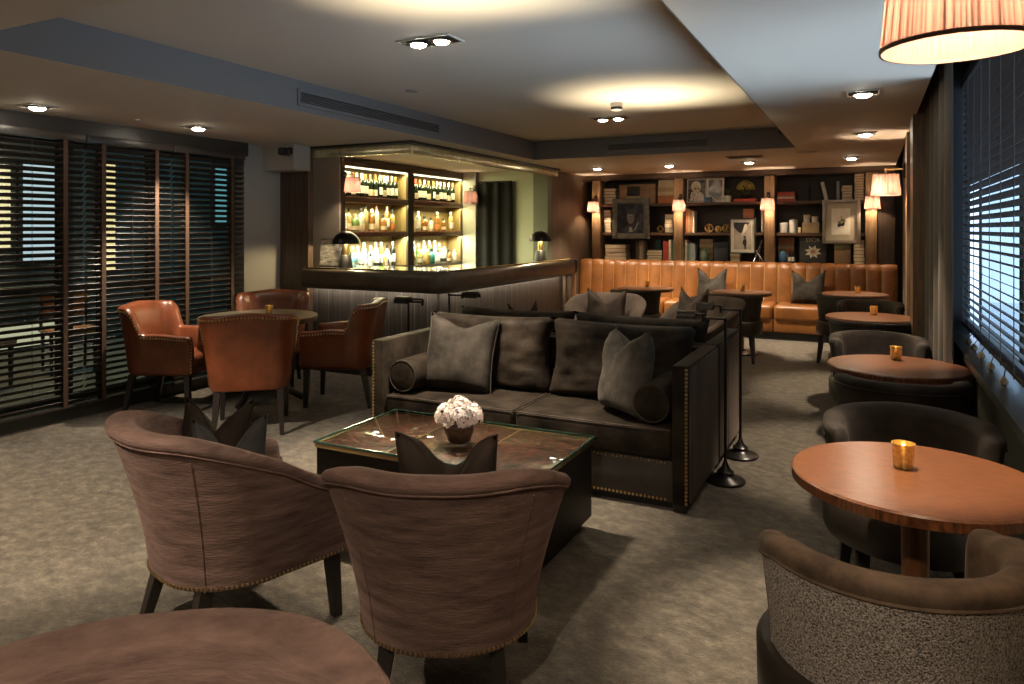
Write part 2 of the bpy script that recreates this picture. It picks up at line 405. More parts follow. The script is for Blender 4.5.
# outside, left: terrace, walled and roofed over to shut out the sky
slab('ground_terrace', -9.6, -6.5, -2, 12, -.12, -.02, mat('terrace_paving', (.12, .10, .08), .7))
slab('wall_terrace', -9.6, -9.4, -2, 12, 0, 3.0, mat('terrace_wall', (.03, .034, .034), .7))
slab('wall_terrace_end', -9.4, -6.5, 9.75, 9.9, 0, 3.0, mat('terrace_teal', (.03, .16, .17), .6))
slab('wall_terrace_near', -9.4, -5.96, -2.1, -2, 0, 3.0, M['walldark'])  # added unseen wall, closes the terrace against the sky
slab('roof_terrace', -9.6, -6.5, -2, 12, 3.0, 3.1, M['walldark'])  # added unseen roof, keeps bright sky off the left blinds
for i, (y0, y1, z0, z1, c, s) in enumerate([(4.55, 5.05, 1.25, 2.25, (1, .72, .36), .4), (5.2, 5.75, 1.1, 2.3, (.75, .80, .85), .28), (6.2, 6.4, .9, 2.4, (1, .66, .3), .4),
                                            (8.1, 8.5, 1.6, 2.5, (.3, .75, .85), .14), (4.4, 5.8, .05, .35, (1, .8, .5), .2)]):
    f = MB().box((-9.37, (y0 + y1) / 2, (z0 + z1) / 2), (.06, y1 - y0 + .1, z1 - z0 + .1))
    fo = struct('window_%d' % (i + 9), f, M['black'], 'lit window across the terrace')
    MB().box((-9.335, (y0 + y1) / 2, (z0 + z1) / 2), (.012, y1 - y0, z1 - z0)).build('window_pane', emit('lit_window_%d' % i, c, s), fo, False)
def teal_light(): light('AREA', 'terrace_teal_fill', (-7.6, 7.6, 2.9), 13, (.35, .85, .95), shape='SQUARE', size=1.0)  # added area light with no lantern, tints the terrace teal
teal_light()
light('AREA', 'terrace_warm_fill', (-8.2, 4.6, 2.9), 14, (1, .68, .34), shape='SQUARE', size=.8)  # added warm area light over the terrace, no fitting hangs there

# gold fascia hanging at the bar opening
fa = MB(); fa.box((-4.07 - 1.09, 5.87, 2.298), (2.25, .06, .095), .004); fa.box((-4.07, 5.84 + 1.88, 2.298), (.06, 3.72, .095), .004)
fo = tag(fa.build('bar_fascia', M['foil']), 'gold reflective fascia band hanging from the ceiling above the bar', 'fascia')
fb = MB(); fb.box((-5.15, 5.86, 2.357), (2.3, .09, .024)); fb.box((-4.06, 7.72, 2.357), (.09, 3.76, .024)); fb.build('top_rail', M['blackleg'], fo)

# ------------------------------------------------------------------ ceiling fittings
def downlight(x, y, z, n, label, a=0, e=60, size=66, tilt=(0, 0), group='recessed ceiling downlights', warm=(1, .85, .66)):
    t = thing('ceiling_downlight', label, 'ceiling light', (x, y, z), a, group)
    L = .17 * n; f = MB(); wd = .16; th = .008
    for sx in (-1, 1): f.box((sx * (L / 2 + .006), 0, -th / 2), (.012, wd + .024, th))
    for sy in (-1, 1): f.box((0, sy * (wd / 2 + .006), -th / 2), (L, .012, th))
    f.build('frame', M['white'], t, False)
    MB().box((0, 0, -.002), (L, wd, .004)).build('recess_plate', M['black'], t, False)
    for k in range(n):
        cx = (k - (n - 1) / 2) * .16
        MB().lathe([(.058, -.004), (.066, -.012), (.058, -.018), (.045, -.008)], (cx, 0, 0), 20, capb=False, capt=False).build('reflector_ring', M['chrome'], t)
        MB().ball((cx, 0, -.012), .046 if n > 1 else .052, (1, 1, .45), 18, 10).build('bulb', M['downbulb'], t)
        light('SPOT', 'spot', (cx, 0, -.05), e, warm, t, spot_size=math.radians(size), spot_blend=.55, shadow_soft_size=.035, rot=(tilt[0], tilt[1], 0))
    return t
downlight(-2.30, 3.53, HR, 2, 'twin recessed downlight in the ceiling recess, above the coffee table', e=E_REC)
downlight(-2.30, 6.785, HR, 2, 'twin recessed downlight in the far part of the ceiling recess', e=E_REC * .4)
downlight(-5.27, 3.03, HC, 1, 'bright round downlight nearest in the low ceiling above the left blinds', e=E_LEFT, tilt=(-.5, .35))
downlight(-5.13, 4.27, HC, 1, 'slim downlight in the low ceiling above the round leather-chair table', e=E_LEFT, tilt=(0, .3))
for i, (x, y) in enumerate([(-.04, 5.08), (-.04, 7.24), (-.2, 9.62)]):
    downlight(x, y, HC, 1, 'recessed downlight in the right ceiling strip, %s from the big pleated lamp' % ['first', 'second', 'third'][i], e=E_RIGHT, size=54)
for i, (x, y) in enumerate([(-3.47, 9.66), (-2.44, 9.66), (-1.395, 9.62)]):
    downlight(x, y, HC, 1, 'recessed downlight before the bookcase, %s of the three behind the ceiling recess' % ['leftmost', 'middle', 'rightmost'][i], e=E_BACK, tilt=(.20, 0), size=78)
# fittings outside the frame, over and behind the camera; steepest one added for chair backs
for (x, y, z, n, e, tl) in [(-2.3, .3, HC, 1, E_NEAR * .75, (.25, 0)), (-.02, 2.72, HC, 1, E_T1, (0, 0)), (-.45, -.15, HC, 1, E_NEAR * .33, (.66, .22)), (-4.0, 1.45, HC, 1, E_NEAR * 1.5, (.42, 0)),
                            (-2.9, -1.2, HC, 1, E_NEAR, (.2, 0))]:
    downlight(x, y, z, n, 'recessed downlight in the low ceiling by the camera', e=e, tilt=tl, size=44 if y == 2.72 else 68)
# added area lights imitating the coffee tables' glass reflecting onto the recess ceiling
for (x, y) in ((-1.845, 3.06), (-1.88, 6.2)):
    light('AREA', 'glass_top_glint_fill', (x, y, .464), E_GLINT, (1, .84, .58), shape='RECTANGLE', size=1.1, size_y=.6, spread=math.radians(38), rot=(PI + .21, .21, 0))

def disc(name, x, y, z, r, h, label, cat, m):
    return tag(MB().lathe([(r, 0), (r, -h * .6), (r * .8, -h), (0, -h)], (x, y, z), 24).build(name, m), label, cat)
t = thing('smoke_detector', 'small white smoke detector hanging from the ceiling recess above a twin downlight', 'detector', (-1.98, 6.0, HR))
MB().lathe([(.055, 0), (.055, -.03), (.048, -.035), (.048, -.06), (.03, -.07), (0, -.07)], (0, 0, 0), 24).build('body', M['white'], t)
MB().lathe([(.049, -.036), (.051, -.05), (.049, -.058)], (0, 0, 0), 24, capb=False, capt=False).build('vent_ring', M['black'], t)
disc('ceiling_sensor', -3.265, 4.75, HR, .05, .008, 'small flat disc on the recess ceiling in front of the left slot vent', 'sensor', M['c_grey'])
disc('ceiling_speaker', -.64, 8.72, HC, .11, .006, 'faint round speaker disc behind the corner of the ceiling recess', 'speaker', M['c_grey'])
disc('ceiling_sprinkler', -5.2, 3.75, HC, .02, .012, 'tiny sprinkler cap between the two left downlights', 'sprinkler', M['chrome'])
g = thing('ceiling_grille', 'flat dark grille plate in the ceiling before the bookcase', 'grille', (-1.34, 8.93, HC))
MB().box((0, 0, -.004), (.42, .22, .008), .003).build('frame', M['c_brownpaper'], g)
m_ = MB()
for k in range(7): m_.box((0, -.09 + k * .03, -.011), (.38, .012, .006))
m_.build('slats', M['slat'], g, False)

def vent(label, loc, L, H, a):
    t = thing('air_vent', label, 'air vent', loc, a, 'slot air vents in the recess sides')
    f = MB()
    for sx in (-1, 1): f.box((sx * (L / 2 - .012), -.006, 0), (.024, .012, H))
    for sz in (-1, 1): f.box((0, -.006, sz * (H / 2 - .012)), (L - .05, .012, .024))
    f.build('frame', M['ceil_side_shade'], t, False)
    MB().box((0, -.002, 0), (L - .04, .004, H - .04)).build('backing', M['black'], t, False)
    s = MB(); n = 5
    for k in range(n): s.box((0, -.008, -H / 2 + .03 + (H - .06) * (k + .5) / n), (L - .05, .010, .004), rot=Matrix.Rotation(.5, 3, 'X'))
    s.build('slats', M['ceil_side_shade'], t, False); return t
vent('long slot air vent in the side of the ceiling recess above the bar', (RX0 + .008, 4.98, 2.475), 1.95, .125, PI / 2)
vent('slot air vent in the far side of the ceiling recess before the bookcase', (-2.22, RY1 - .008, 2.475), 1.22, .115, 0)
# cctv camera on the boxed pier, wall camera in the recess corner
t = thing('security_camera', 'black security camera on the pale boxed pier beside the blinds', 'camera', (-5.33, 5.56, 2.28))
MB().box((0, -.02, .02), (.08, .04, .07), .01).build('mount', M['black'], t)
MB().box((.03, -.11, 0), (.09, .17, .075), .015, rot=rz(.5)).build('housing', M['iron'], t)
MB().lathe([(.03, 0), (.033, .02), (.022, .028), (0, .028)], (0, 0, 0), 16).build('lens', M['black'], t).matrix_local = Matrix.Translation((.075, -.19, 0)) @ Matrix.Rotation(PI / 2, 4, 'X') @ Matrix.Rotation(.5, 4, 'Y')
t = thing('recess_camera', 'small black camera in the far right corner of the ceiling recess', 'camera', (RX1 - .012, 7.55, 2.47))
MB().box((-.035, 0, 0), (.07, .11, .09), .012).build('housing', M['black'], t)
MB().ball((-.07, -.03, 0), .03).build('lens', M['iron'], t)

# ------------------------------------------------------------------ blinds
def blind(label, x, y0, y1, z0, z1, pitch, wd, tilt, sm, group, tapes, cords, side):
    t = thing('venetian_blind', label, 'blind', (x, (y0 + y1) / 2, 0), 0, group); L = y1 - y0
    s = MB(); n = int((z1 - z0 - .08) / pitch); R = Matrix.Rotation(tilt, 3, 'Y')
    for k in range(n): s.box((0, 0, z0 + .05 + k * pitch), (wd, L - .012, .004), rot=R)
    s.build('slats', sm, t, False)
    MB().box((0, 0, z1 - .03), (wd + .015, L, .06), .004).build('head_rail', sm, t)
    MB().box((0, 0, z0 + .012), (wd, L - .01, .024), .005).build('bottom_rail', sm, t)
    for c in tapes:
        for q in (-1, 1):
            MB().box((q * (wd / 2 + .003), c, (z0 + z1) / 2), (.0025, .036, z1 - z0 - .02)).build('ladder_tape', M['tape'], t, False)
    for c in cords:
        MB().tube([(side * (wd / 2 + .004), c, z0), (side * (wd / 2 + .004), c, z1)], .0022, 6).build('lift_cord', M['cord'], t)
    return t
for i, (y0, y1) in enumerate([(1.12, 1.93), (1.94, 2.745), (2.755, 3.575), (3.585, 4.37), (4.38, 5.2)]):
    lab = ['dark slatted blind on the left windows, outermost from the bar', 'dark slatted blind on the left windows, fourth from the bar', 'dark slatted blind on the left windows with warm light behind it, third from the bar',
           'dark slatted blind on the left windows, second from the bar pier', 'dark slatted blind on the left windows, next to the pale pier'][i]
    if i == 0: continue
    L = (y1 - y0) / 2
    blind(lab, -5.60, y0, y1, .10, 2.25, .050, .050, -.62, M['slat'], 'venetian blinds on the left windows', (-L + .14, L - .16), (.0,), 1)
blind('dark slatted blind on the right window with daylight behind it', .575, 2.9, 5.64, .86, 2.50, .047, .05, .42, M['slatr'], None, (), (-1.0, -.6, -.25, .1, .42, .72, 1.0, 1.25), -1)
for i in range(5):
    t = thing('cord_acorn', 'small wooden blind cord acorn on the right sill, %s from the curtain' % ['first', 'second', 'third', 'fourth', 'fifth'][i], 'cord pull', (.535, 5.12 - i * .24 - i * i * .02, .80), .3 * i, 'blind cord acorns')
    MB().lathe([(.006, 0), (.016, .008), (.018, .022), (.010, .036), (.004, .042)], (0, 0, 0), 12).build('wooden_knob', M['c_brownpaper'], t)
    MB().tube([(0, 0, .04), (.02, 0, .07), (.026, 0, .1)], .0025, 6).build('cord_end', M['cord'], t)

# ------------------------------------------------------------------ curtains
def curtain(label, P0, P1, z0, z1, folds, amp, m, group=None, seed=0):
    P0 = Vector(P0); P1 = Vector(P1); d = (P1 - P0); L = d.length; d.normalize(); n = Vector((-d.y, d.x)); r = random.Random(seed)
    ph = [r.uniform(-.5, .5) for _ in range(folds + 2)]
    t = thing('curtain', label, 'curtain', (*((P0 + P1) / 2), z0), 0, group); c = (P0 + P1) / 2
    def f(u, v, off=0):
        k = u * folds; i = int(k); w_ = ph[i] * (1 - (k - i)) + ph[i + 1] * (k - i)
        a = amp * (.75 + .35 * math.sin(i * 2.1)) * (1 - .25 * v)
        q = P0 + d * (u * L) + n * (a * math.sin(2 * PI * (k + .25 * w_)) + off)
        return (q.x - c.x, q.y - c.y, v * (z1 - z0))
    nu = folds * 14; mb = MB()
    R = []
    for j in range(9):
        v = j / 8
        R.append([f(i / nu, v, .004) for i in range(nu + 1)] + [f(i / nu, v, -.004) for i in range(nu, -1, -1)])
    mb.rings(R); mb.build('drape', m, t)
    ro = MB(); ro.tube([(P0.x - c.x, P0.y - c.y, z1 - z0 + .012), (P1.x - c.x, P1.y - c.y, z1 - z0 + .012)], .011, 8); ro.build('curtain_rod', M['iron'], t)
    return t
curtain('grey brown velvet curtain beside the right window blind', (.405, 4.72), (.385, 6.18), .01, 2.56, 7, .034, M['curtain'], 'grey brown curtains on the right wall', 1)
curtain('grey brown velvet curtain between the wood pillar and the tan banquette', (.40, 7.76), (.385, 10.15), .01, 2.56, 10, .03, M['curtain'], 'grey brown curtains on the right wall', 5)
curtain('black curtain at the far end of the bar alcove', (-5.34, 9.53), (-4.76, 9.53), .01, 2.2, 3, .035, M['blackcurtain'], None, 3)
# daylight from the overcast sky just outside the right windows
light('AREA', 'window_daylight', (1.15, 4.2, 1.5), E_DAY, (.68, .80, 1), shape='RECTANGLE', size=1.6, size_y=3.2, rot=(0, PI / 2 + .62, 0), spread=math.radians(84))
# ------------------------------------------------------------------ seating
def upath(W, D, R, n=60):
    """U-shaped plan, from the front right arm round the back (-Y) to the front left arm: x, y, nx, ny, s in -1..1"""
    a = D / 2 - (-D / 2 + R); q = PI * R / 2; b = W - 2 * R; T = 2 * a + 2 * q + b; P = []
    for i in range(n + 1):
        d = T * i / n
        if d < a: p = (W / 2, D / 2 - d, 1, 0)
        elif d < a + q:
            g = (d - a) / R; p = (W / 2 - R + R * math.cos(g), -D / 2 + R - R * math.sin(g), math.cos(g), -math.sin(g))
        elif d < a + q + b: p = (W / 2 - R - (d - a - q), -D / 2, 0, -1)
        elif d < a + 2 * q + b:
            g = (d - a - q - b) / R; p = (-W / 2 + R - R * math.sin(g), -D / 2 + R - R * math.cos(g), -math.sin(g), -math.cos(g))
        else: p = (-W / 2, -D / 2 + R + (d - a - 2 * q - b), -1, 0)
        P.append((*p, 2 * i / n - 1))
    return P
def arcpath(r, half, n=56):
    return [(r * math.sin(g), -r * math.cos(g), math.sin(g), -math.cos(g), -(2 * i / n - 1) * -1) for i in range(n + 1) for g in [half * (1 - 2 * i / n)]]
def shell(mb, P, prof, round_=.03):
    RR = []
    for (x, y, nx, ny, s) in P: RR.append([Vector((x + nx * o, y + ny * o, z)) for (o, z) in prof(s)])
    def capring(r, tn, d, k):
        c = sum(r, Vector()) / len(r); return [c + (v - c) * k + tn * d for v in r]
    def tang(i, j): return (Vector((P[i][0], P[i][1], 0)) - Vector((P[j][0], P[j][1], 0))).normalized()
    t0 = tang(0, 1); t1 = tang(-1, -2)
    def shrink(r, tn, d, e):
        c = sum(r, Vector()) / len(r); o = []
        nrm = Vector((tn.y, -tn.x, 0))
        for v in r:
            q = v - c; l = q.dot(nrm); o.append(c + nrm * (l * e) + Vector((0, 0, q.z * (1 - (1 - e) * .12))) + tn * (q.dot(tn) + d))
        return o
    pre = [shrink(RR[0], t0, round_, .35), shrink(RR[0], t0, round_ * .8, .7), shrink(RR[0], t0, round_ * .4, .92)]
    post = [shrink(RR[-1], t1, round_ * .4, .92), shrink(RR[-1], t1, round_ * .8, .7), shrink(RR[-1], t1, round_, .35)]
    return mb.rings(pre + RR + post)
def leg(mb, x, y, h, w0=.045, w1=.028, sx=0, sy=0):
    mb.rings([[(x + a * w0 / 2, y + b * w0 / 2, h) for a, b in ((-1, -1), (1, -1), (1, 1), (-1, 1))],
              [(x + sx + a * w1 / 2, y + sy + b * w1 / 2, 0) for a, b in ((-1, -1), (1, -1), (1, 1), (-1, 1))]])
    return mb
def nails(mb, P, r=.006):
    for p in P: mb.ball(p, r, seg=6, rings=4)
    return mb
def resample(P, d):
    P = [Vector(p) for p in P]; o = [P[0]]; acc = 0
    for a, b in zip(P, P[1:]):
        L = (b - a).length; t = d - acc
        while t <= L: o.append(a + (b - a) * (t / L)); t += d
        acc = (acc + L) % d
    return o

# taupe velvet tub armchair
def tub_chair(label, loc, a, group, fab='mauve'):
    t = thing('tub_armchair', label, 'armchair', loc, a, group)
    P = upath(.60, .60, .27); zb = .255; th = .078
    def h(s): return .56 + .255 * (1 - sst(.22, .98, abs(s)))
    def fl(s): return .125 - .062 * sst(.3, 1, abs(s))
    def prof(s):
        H = h(s); f = fl(s); o = [(-.004, zb)]
        for k in (.06, .25, .45, .65, .82, .95): o.append((f * k ** 1.5, zb + (H - .045 - zb) * k))
        o += [(f + .004, H - .040), (f + .016, H - .030), (f + .018, H - .014), (f + .004, H - .002), (f - .03, H), (f - .065, H - .006), (f - .09, H - .03),
              (f * .8 - th - .02, H - .08), (f * .45 - th - .02, (H + .42) / 2), (-th - .02, .42), (-th - .015, zb)]
        return o
    shell(MB(), P, prof, .035).build('upholstered_shell', M[fab], t, ang=60)
    up = [(x + nx * (fl(s) + .007), y + ny * (fl(s) + .007), h(s) - .043) for (x, y, nx, ny, s) in P]
    pp = MB(); pp.tube(up, .0035, 6)
    for si in (21, 39):
        x, y, nx, ny, s = P[si]
        MB().tube([(x + nx * (fl(s) * k ** 1.5 + .001), y + ny * (fl(s) * k ** 1.5 + .001), zb + (h(s) - .045 - zb) * k) for k in (0, .06, .25, .45, .65, .82, .95)], .003, 5).build('seam', M[fab], t)
    pp.build('piping', M[fab], t)
    bt = resample([(x + nx * .002, y + ny * .002, zb + .012) for (x, y, nx, ny, s) in P], .0165)
    nails(MB(), bt, .006).build('nailhead_trim', M['oldbrass'], t)
    MB().box((0, .06, .28), (.42, .44, .05), .02).build('seat_frame', M[fab], t)
    MB().box((0, .05, .365), (.43, .53, .13), .05, seg=4).build('seat_cushion', M[fab], t)
    for sx in (-1, 1):
        leg(MB(), sx * .24, .255, .275, .05, .034, sx * .015, .015).build('leg', M['blackleg'], t)
        leg(MB(), sx * .175, -.205, .275, .05, .034, sx * .03, -.07).build('leg', M['blackleg'], t)
    return t

def pillow_mesh(w, h, th, dip=0., ear=0., seed=0, n=18, pw=4, wr=.012, q=.5):
    mb = MB()
    def side(sg):
        def f(u, v):
            U = 2 * u - 1; W = 2 * v - 1
            x = w / 2 * U * (1 - .07 * (1 - W * W)); z = h / 2 * W * (1 - .06 * (1 - U * U))
            tt = max(0, (1 - abs(U) ** pw) * (1 - abs(W) ** pw)) ** q
            z -= dip * max(0, W) ** 2 * math.exp(-(U / .42) ** 2)
            z += ear * max(0, W) ** 3 * abs(U) ** 4
            x *= 1 + .03 * max(0, -W)
            y = sg * th / 2 * tt * (1 + .18 * max(0, -W))
            if dip: y += -.05 * math.exp(-(U / .3) ** 2) * max(0, W) * tt * sg * .6
            y += wr * tt * noise.noise(Vector((U * 2.2 + seed, W * 2.2, sg * 3 + seed)))
            y += wr * .6 * tt * noise.noise(Vector((U * 5 + seed, W * 5, sg * 7)))
            return (x, y, z)
        return f
    mb.grid(side(-1), n, n); mb.grid(side(1), n, n); return mb
def pillow(label, loc, rot, w, h, th, m, dip=.07, ear=.02, seed=0, name='throw_pillow', cat='pillow', group=None):
    o = pillow_mesh(w, h, th, dip, ear, seed).build(name, m, None, ang=80, merge=True)
    o.location = loc; o.rotation_euler = rot; tag(o, label, cat, group)
    e = MB(); N = 18
    P = []
    for (u0, v0, u1, v1) in ((-1, -1, 1, -1), (1, -1, 1, 1), (1, 1, -1, 1), (-1, 1, -1, -1)):
        for k in range(N):
            U = u0 + (u1 - u0) * k / N; W = v0 + (v1 - v0) * k / N
            x = w / 2 * U * (1 - .07 * (1 - W * W)); z = h / 2 * W * (1 - .06 * (1 - U * U)) - dip * max(0, W) ** 2 * math.exp(-(U / .42) ** 2) + ear * max(0, W) ** 3 * abs(U) ** 4
            P.append((x * (1 + .03 * max(0, -W)), 0, z))
    e.tube(P, .004, 6, closed=True).build('piping', m, o)
    return o

A1 = math.atan2(.91, .42) - PI / 2; B1 = math.atan2(.91, -.42) - PI / 2
GA = 'taupe velvet tub armchairs'; GD = 'dark tub armchairs beyond the sofas'
tub_chair('taupe velvet tub armchair left of the coffee table, seen from its rear side', (-2.178, 1.998, 0), A1 + .15, GA)
tub_chair('taupe velvet tub armchair in front of the coffee table with its back to the viewer', (-1.238, 2.02, 0), B1, GA).scale = (.93, .96, 1)
tub_chair('taupe velvet tub armchair of which only the rounded back shows at the lower left edge', (-.865, .535, 0), math.atan2(-.80, .60) - PI / 2, GA)
tub_chair('dark brown velvet tub armchair beyond the far sofa, on the bar side', (-2.45, 7.0, 0), PI + .12, GD, 'sofaside')
tub_chair('dark brown velvet tub armchair beyond the far sofa, on the aisle side', (-1.52, 7.1, 0), PI - .55, GD, 'sofaside')

# leather armchair with wings
def leather_chair(label, loc, a, group):
    t = thing('leather_armchair', label, 'armchair', loc, a, group); t.scale = (.94, .94, 1)
    P = upath(.60, .58, .13, 84); zb = .33; th = .075
    def h(s): return .655 + .225 * (1 - sst(.40, .55, abs(s))) - .015 * sst(.7, 1, abs(s)) + .012 * math.cos(PI * min(1, abs(s) / .44)) * (abs(s) < .44)
    def fl(s): return .075 - .055 * sst(.35, .65, abs(s))
    def prof(s):
        H = h(s); f = fl(s); o = [(-.015, zb)]
        for k in (.08, .3, .5, .7, .88, .97): o.append((f * k ** 1.3, zb + (H - .02 - zb) * k))
        o += [(f + .004, H - .010), (f - .004, H - .002), (f - .03, H + .006), (f - .06, H), (f - .082, H - .022), (f * .7 - th - .01, H - .08), (f * .3 - th - .02, (H + .45) / 2),
              (-th - .02, .45), (-th, zb)]
        return o
    RR = shell(MB(), P, prof, .035)
    RR.build('upholstered_shell', M['leather'], t, ang=60)
    top = [(x + nx * (fl(s) + .004), y + ny * (fl(s) + .004), h(s) - .026) for (x, y, nx, ny, s) in P]
    fr = [(P[0][0] - .012, P[0][1] + .03, z) for z in (.36, .44, .52, .6)]
    fl2 = [(P[-1][0] + .012, P[-1][1] + .03, z) for z in (.6, .52, .44, .36)]
    nails(MB(), resample(fr + top + fl2, .026), .009).build('nailhead_trim', M['oldbrass'], t)
    MB().box((0, .03, .345), (.50, .55, .06), .02).build('seat_frame', M['leather'], t)
    MB().box((0, .055, .425), (.43, .53, .12), .045, seg=4).build('seat_cushion', M['leather'], t)
    for sx in (-1, 1):
        leg(MB(), sx * .25, .27, .33, .05, .032, sx * .005, .01).build('leg', M['blackleg'], t)
        leg(MB(), sx * .23, -.23, .33, .05, .032, sx * .02, -.07).build('leg', M['blackleg'], t)
    return t
GL = 'oxblood leather armchairs round the table'
TC = Vector((-4.80, 4.63))
def face(p): return math.atan2(TC.y - p[1], TC.x - p[0]) - PI / 2
l0 = leather_chair('brown leather armchair at the round table, its plain back turned to the viewer', (-4.20, 3.98, 0), face((-4.18, 3.93)), GL)
dup(l0, (-5.21, 4.09, 0), math.atan2(.36, .90) - PI / 2, 'brown leather armchair at the round table, beside the left blinds', GL)
dup(l0, (-5.14, 5.10, 0), face((-5.14, 5.10)), 'brown leather armchair behind the round table, facing the viewer', GL)
dup(l0, (-4.10, 4.93, 0), face((-4.10, 4.95)), 'brown leather armchair at the round table, beside the bar front', GL)

# barrel chairs
def barrel_chair(label, loc, a, group, cap='charcoal'):
    t = thing('barrel_chair', label, 'chair', loc, a, group); r = .275
    P = arcpath(r, math.radians(99)); H0 = .752
    def h(s): return H0 - .02 * sst(.8, 1, abs(s)) + .012 * (1 - abs(s))
    def prof(s):
        H = h(s); return [(0, .40), (.008, .5), (.020, .6), (.030, H - .05), (.034, H - .040), (.036, H - .022), (.033, H - .009), (.024, H - .002), (.004, H), (-.022, H - .003), (-.04, H - .014), (-.05, H - .04),
                          (-.056, .6), (-.06, .47), (-.06, .40)]
    shell(MB(), P, prof, .04).build('back_cap', M[cap], t, ang=60)
    def op(s):
        H = h(s); return [(.002, .402), (.010, .5), (.022, .6), (.032, H - .048), (.027, H - .048), (.012, .6), (.002, .5), (-.006, .402)]
    shell(MB(), P[1:-1], op, .004).build('outer_back', M['boucle' if cap == 'captaupe' else 'charcoal'], t, ang=60)
    pi = MB(); pi.tube([(x + nx * .034, y + ny * .034, h(s) - .045) for (x, y, nx, ny, s) in P], .0045, 6); pi.build('piping', M[cap], t)
    MB().lathe([(.255, .31), (.302, .315), (.312, .34), (.314, .445), (.302, .465), (.19, .465)], (0, 0, 0), 48).build('seat_base', M['seatleather'], t)
    MB().lathe([(.212, .455), (.240, .462), (.243, .475), (.22, .490), (.12, .498), (0, .50)], (0, .01, 0), 40).build('seat_cushion', M['charcoal'], t)
    for sx in (-1, 1):
        leg(MB(), sx * .19, .20, .31, .05, .032, sx * .02, .02).build('leg', M['blackleg'], t)
        leg(MB(), sx * .19, -.20, .31, .05, .032, sx * .03, -.04).build('leg', M['blackleg'], t)
    return t
GB = 'charcoal barrel chairs at the round wood tables'
b0 = barrel_chair('barrel chair with speckled grey back at the lower right, nearest the viewer', (.045, 1.998, 0), .47, GB, 'captaupe')
b0 = None
for (x, y, a, lab) in [(.14, 3.17, PI + .12, 'dark barrel chair on the far side of the nearest round wood table'),
                       (.14, 4.16, 0.08, 'dark barrel chair on the near side of the second round wood table'),
                       (.05, 5.56, PI + .05, 'dark barrel chair on the far side of the second round wood table'),
                       (.0, 6.55, 0, 'dark barrel chair on the near side of the third round wood table'),
                       (.0, 8.15, PI, 'dark barrel chair on the far side of the third round wood table'),
                       (-.24, 8.88, -.3, 'dark barrel chair before the rightmost table at the tan banquette'),
                       (-1.40, 8.52, .1, 'dark barrel chair before the middle table at the tan banquette'),
                       (-2.60, 8.62, .1, 'dark barrel chair before the leftmost table at the tan banquette')]:
    b0 = barrel_chair(lab, (x, y, 0), a, GB) if b0 is None else dup(b0, (x, y, 0), a, lab, GB)

# ------------------------------------------------------------------ tables
def wood_table(label, loc, r, group):
    t = thing('round_table', label, 'table', loc, 0, group)
    MB().lathe([(r - .012, .70), (r, .706), (r, .734), (r - .006, .74), (0, .74)], (0, 0, 0), 64).build('tabletop', M['tablewood'], t)
    MB().lathe([(.040, .03), (.037, .3), (.040, .66), (.12, .69), (.12, .70)], (0, 0, 0), 24).build('column', M['tableedge'], t)
    MB().lathe([(.22, 0), (.225, .012), (.2, .022), (.06, .034), (.05, .05)], (0, 0, 0), 40).build('base_plate', M['iron'], t)
    return t
GT = 'round wood tables'
t0 = wood_table('round orange-brown wood table nearest the viewer on the right', (.125, 2.535, 0), .356, GT)
for (x, y, r_, lab) in [(.135, 4.53, .35, 'second round wood table from the viewer along the right window'), (.0, 6.95, .34, 'third round wood table from the viewer along the right side'),
                        (-.16, 9.36, .34, 'round wood table at the right end of the tan banquette'), (-1.40, 9.0, .34, 'round wood table at the middle of the tan banquette'),
                        (-2.60, 9.06, .34, 'round wood table at the left end of the tan banquette')]:
    dup(t0, (x, y, 0), rnd.uniform(-.3, .3), lab, GT)
t = thing('brass_table', 'round table with dull brass top between four leather armchairs', 'table', (TC.x, TC.y, 0))
MB().lathe([(.46, .69), (.495, .695), (.50, .705), (.50, .735), (.495, .74), (0, .74)], (0, 0, 0), 64).build('tabletop', M['zinc'], t)
MB().lathe([(.09, .1), (.06, .16), (.05, .3), (.055, .5), (.05, .6), (.1, .67), (.12, .69)], (0, 0, 0), 24).build('column', M['blackleg'], t)
for k in range(4):
    q = k * PI / 2 + .4
    MB().tube([(.05 * math.cos(q), .05 * math.sin(q), .2), (.2 * math.cos(q), .2 * math.sin(q), .13), (.34 * math.cos(q), .34 * math.sin(q), .06), (.4 * math.cos(q), .4 * math.sin(q), .032)], .03, 8).build('foot', M['blackleg'], t)

def votive(label, loc, group, s=1.):
    t = thing('votive_candle', label, 'candle', loc, 0, group)
    MB().lathe([(.026 * s, 0), (.029 * s, .004), (.033 * s, .072 * s), (.035 * s, .078 * s), (.032 * s, .078 * s), (.029 * s, .05 * s), (.027 * s, .035 * s), (0, .032 * s)], (0, 0, 0), 24).build('glass_holder', M['votive'], t)
    MB().lathe([(.022 * s, .034 * s), (.022 * s, .05 * s), (0, .05 * s)], (0, 0, 0), 16).build('wax', M['c_cream'], t)
    MB().lathe([(.002, .05 * s), (.006, .058 * s), (.004, .068 * s), (0, .076 * s)], (0, 0, 0), 8).build('flame', M['flame'], t)
    return t
GV = 'amber glass votive candles'
v0 = votive('amber glass votive candle on the nearest round wood table', (.095, 2.60, .74), GV)
for (x, y, lab) in [(.135, 4.72, 'amber glass votive candle on the second round wood table'), (.03, 7.1, 'amber glass votive candle on the third round wood table'),
                    (-.13, 9.46, 'amber glass votive candle on the table at the right end of the tan banquette'), (-1.40, 9.12, 'amber glass votive candle on the table at the middle of the tan banquette'),
                    (-2.62, 9.2, 'amber glass votive candle on the table at the left end of the tan banquette'), (-4.80, 4.75, 'amber glass votive candle on the brass-topped table')]:
    dup(v0, (x, y, .74), 0, lab, GV)

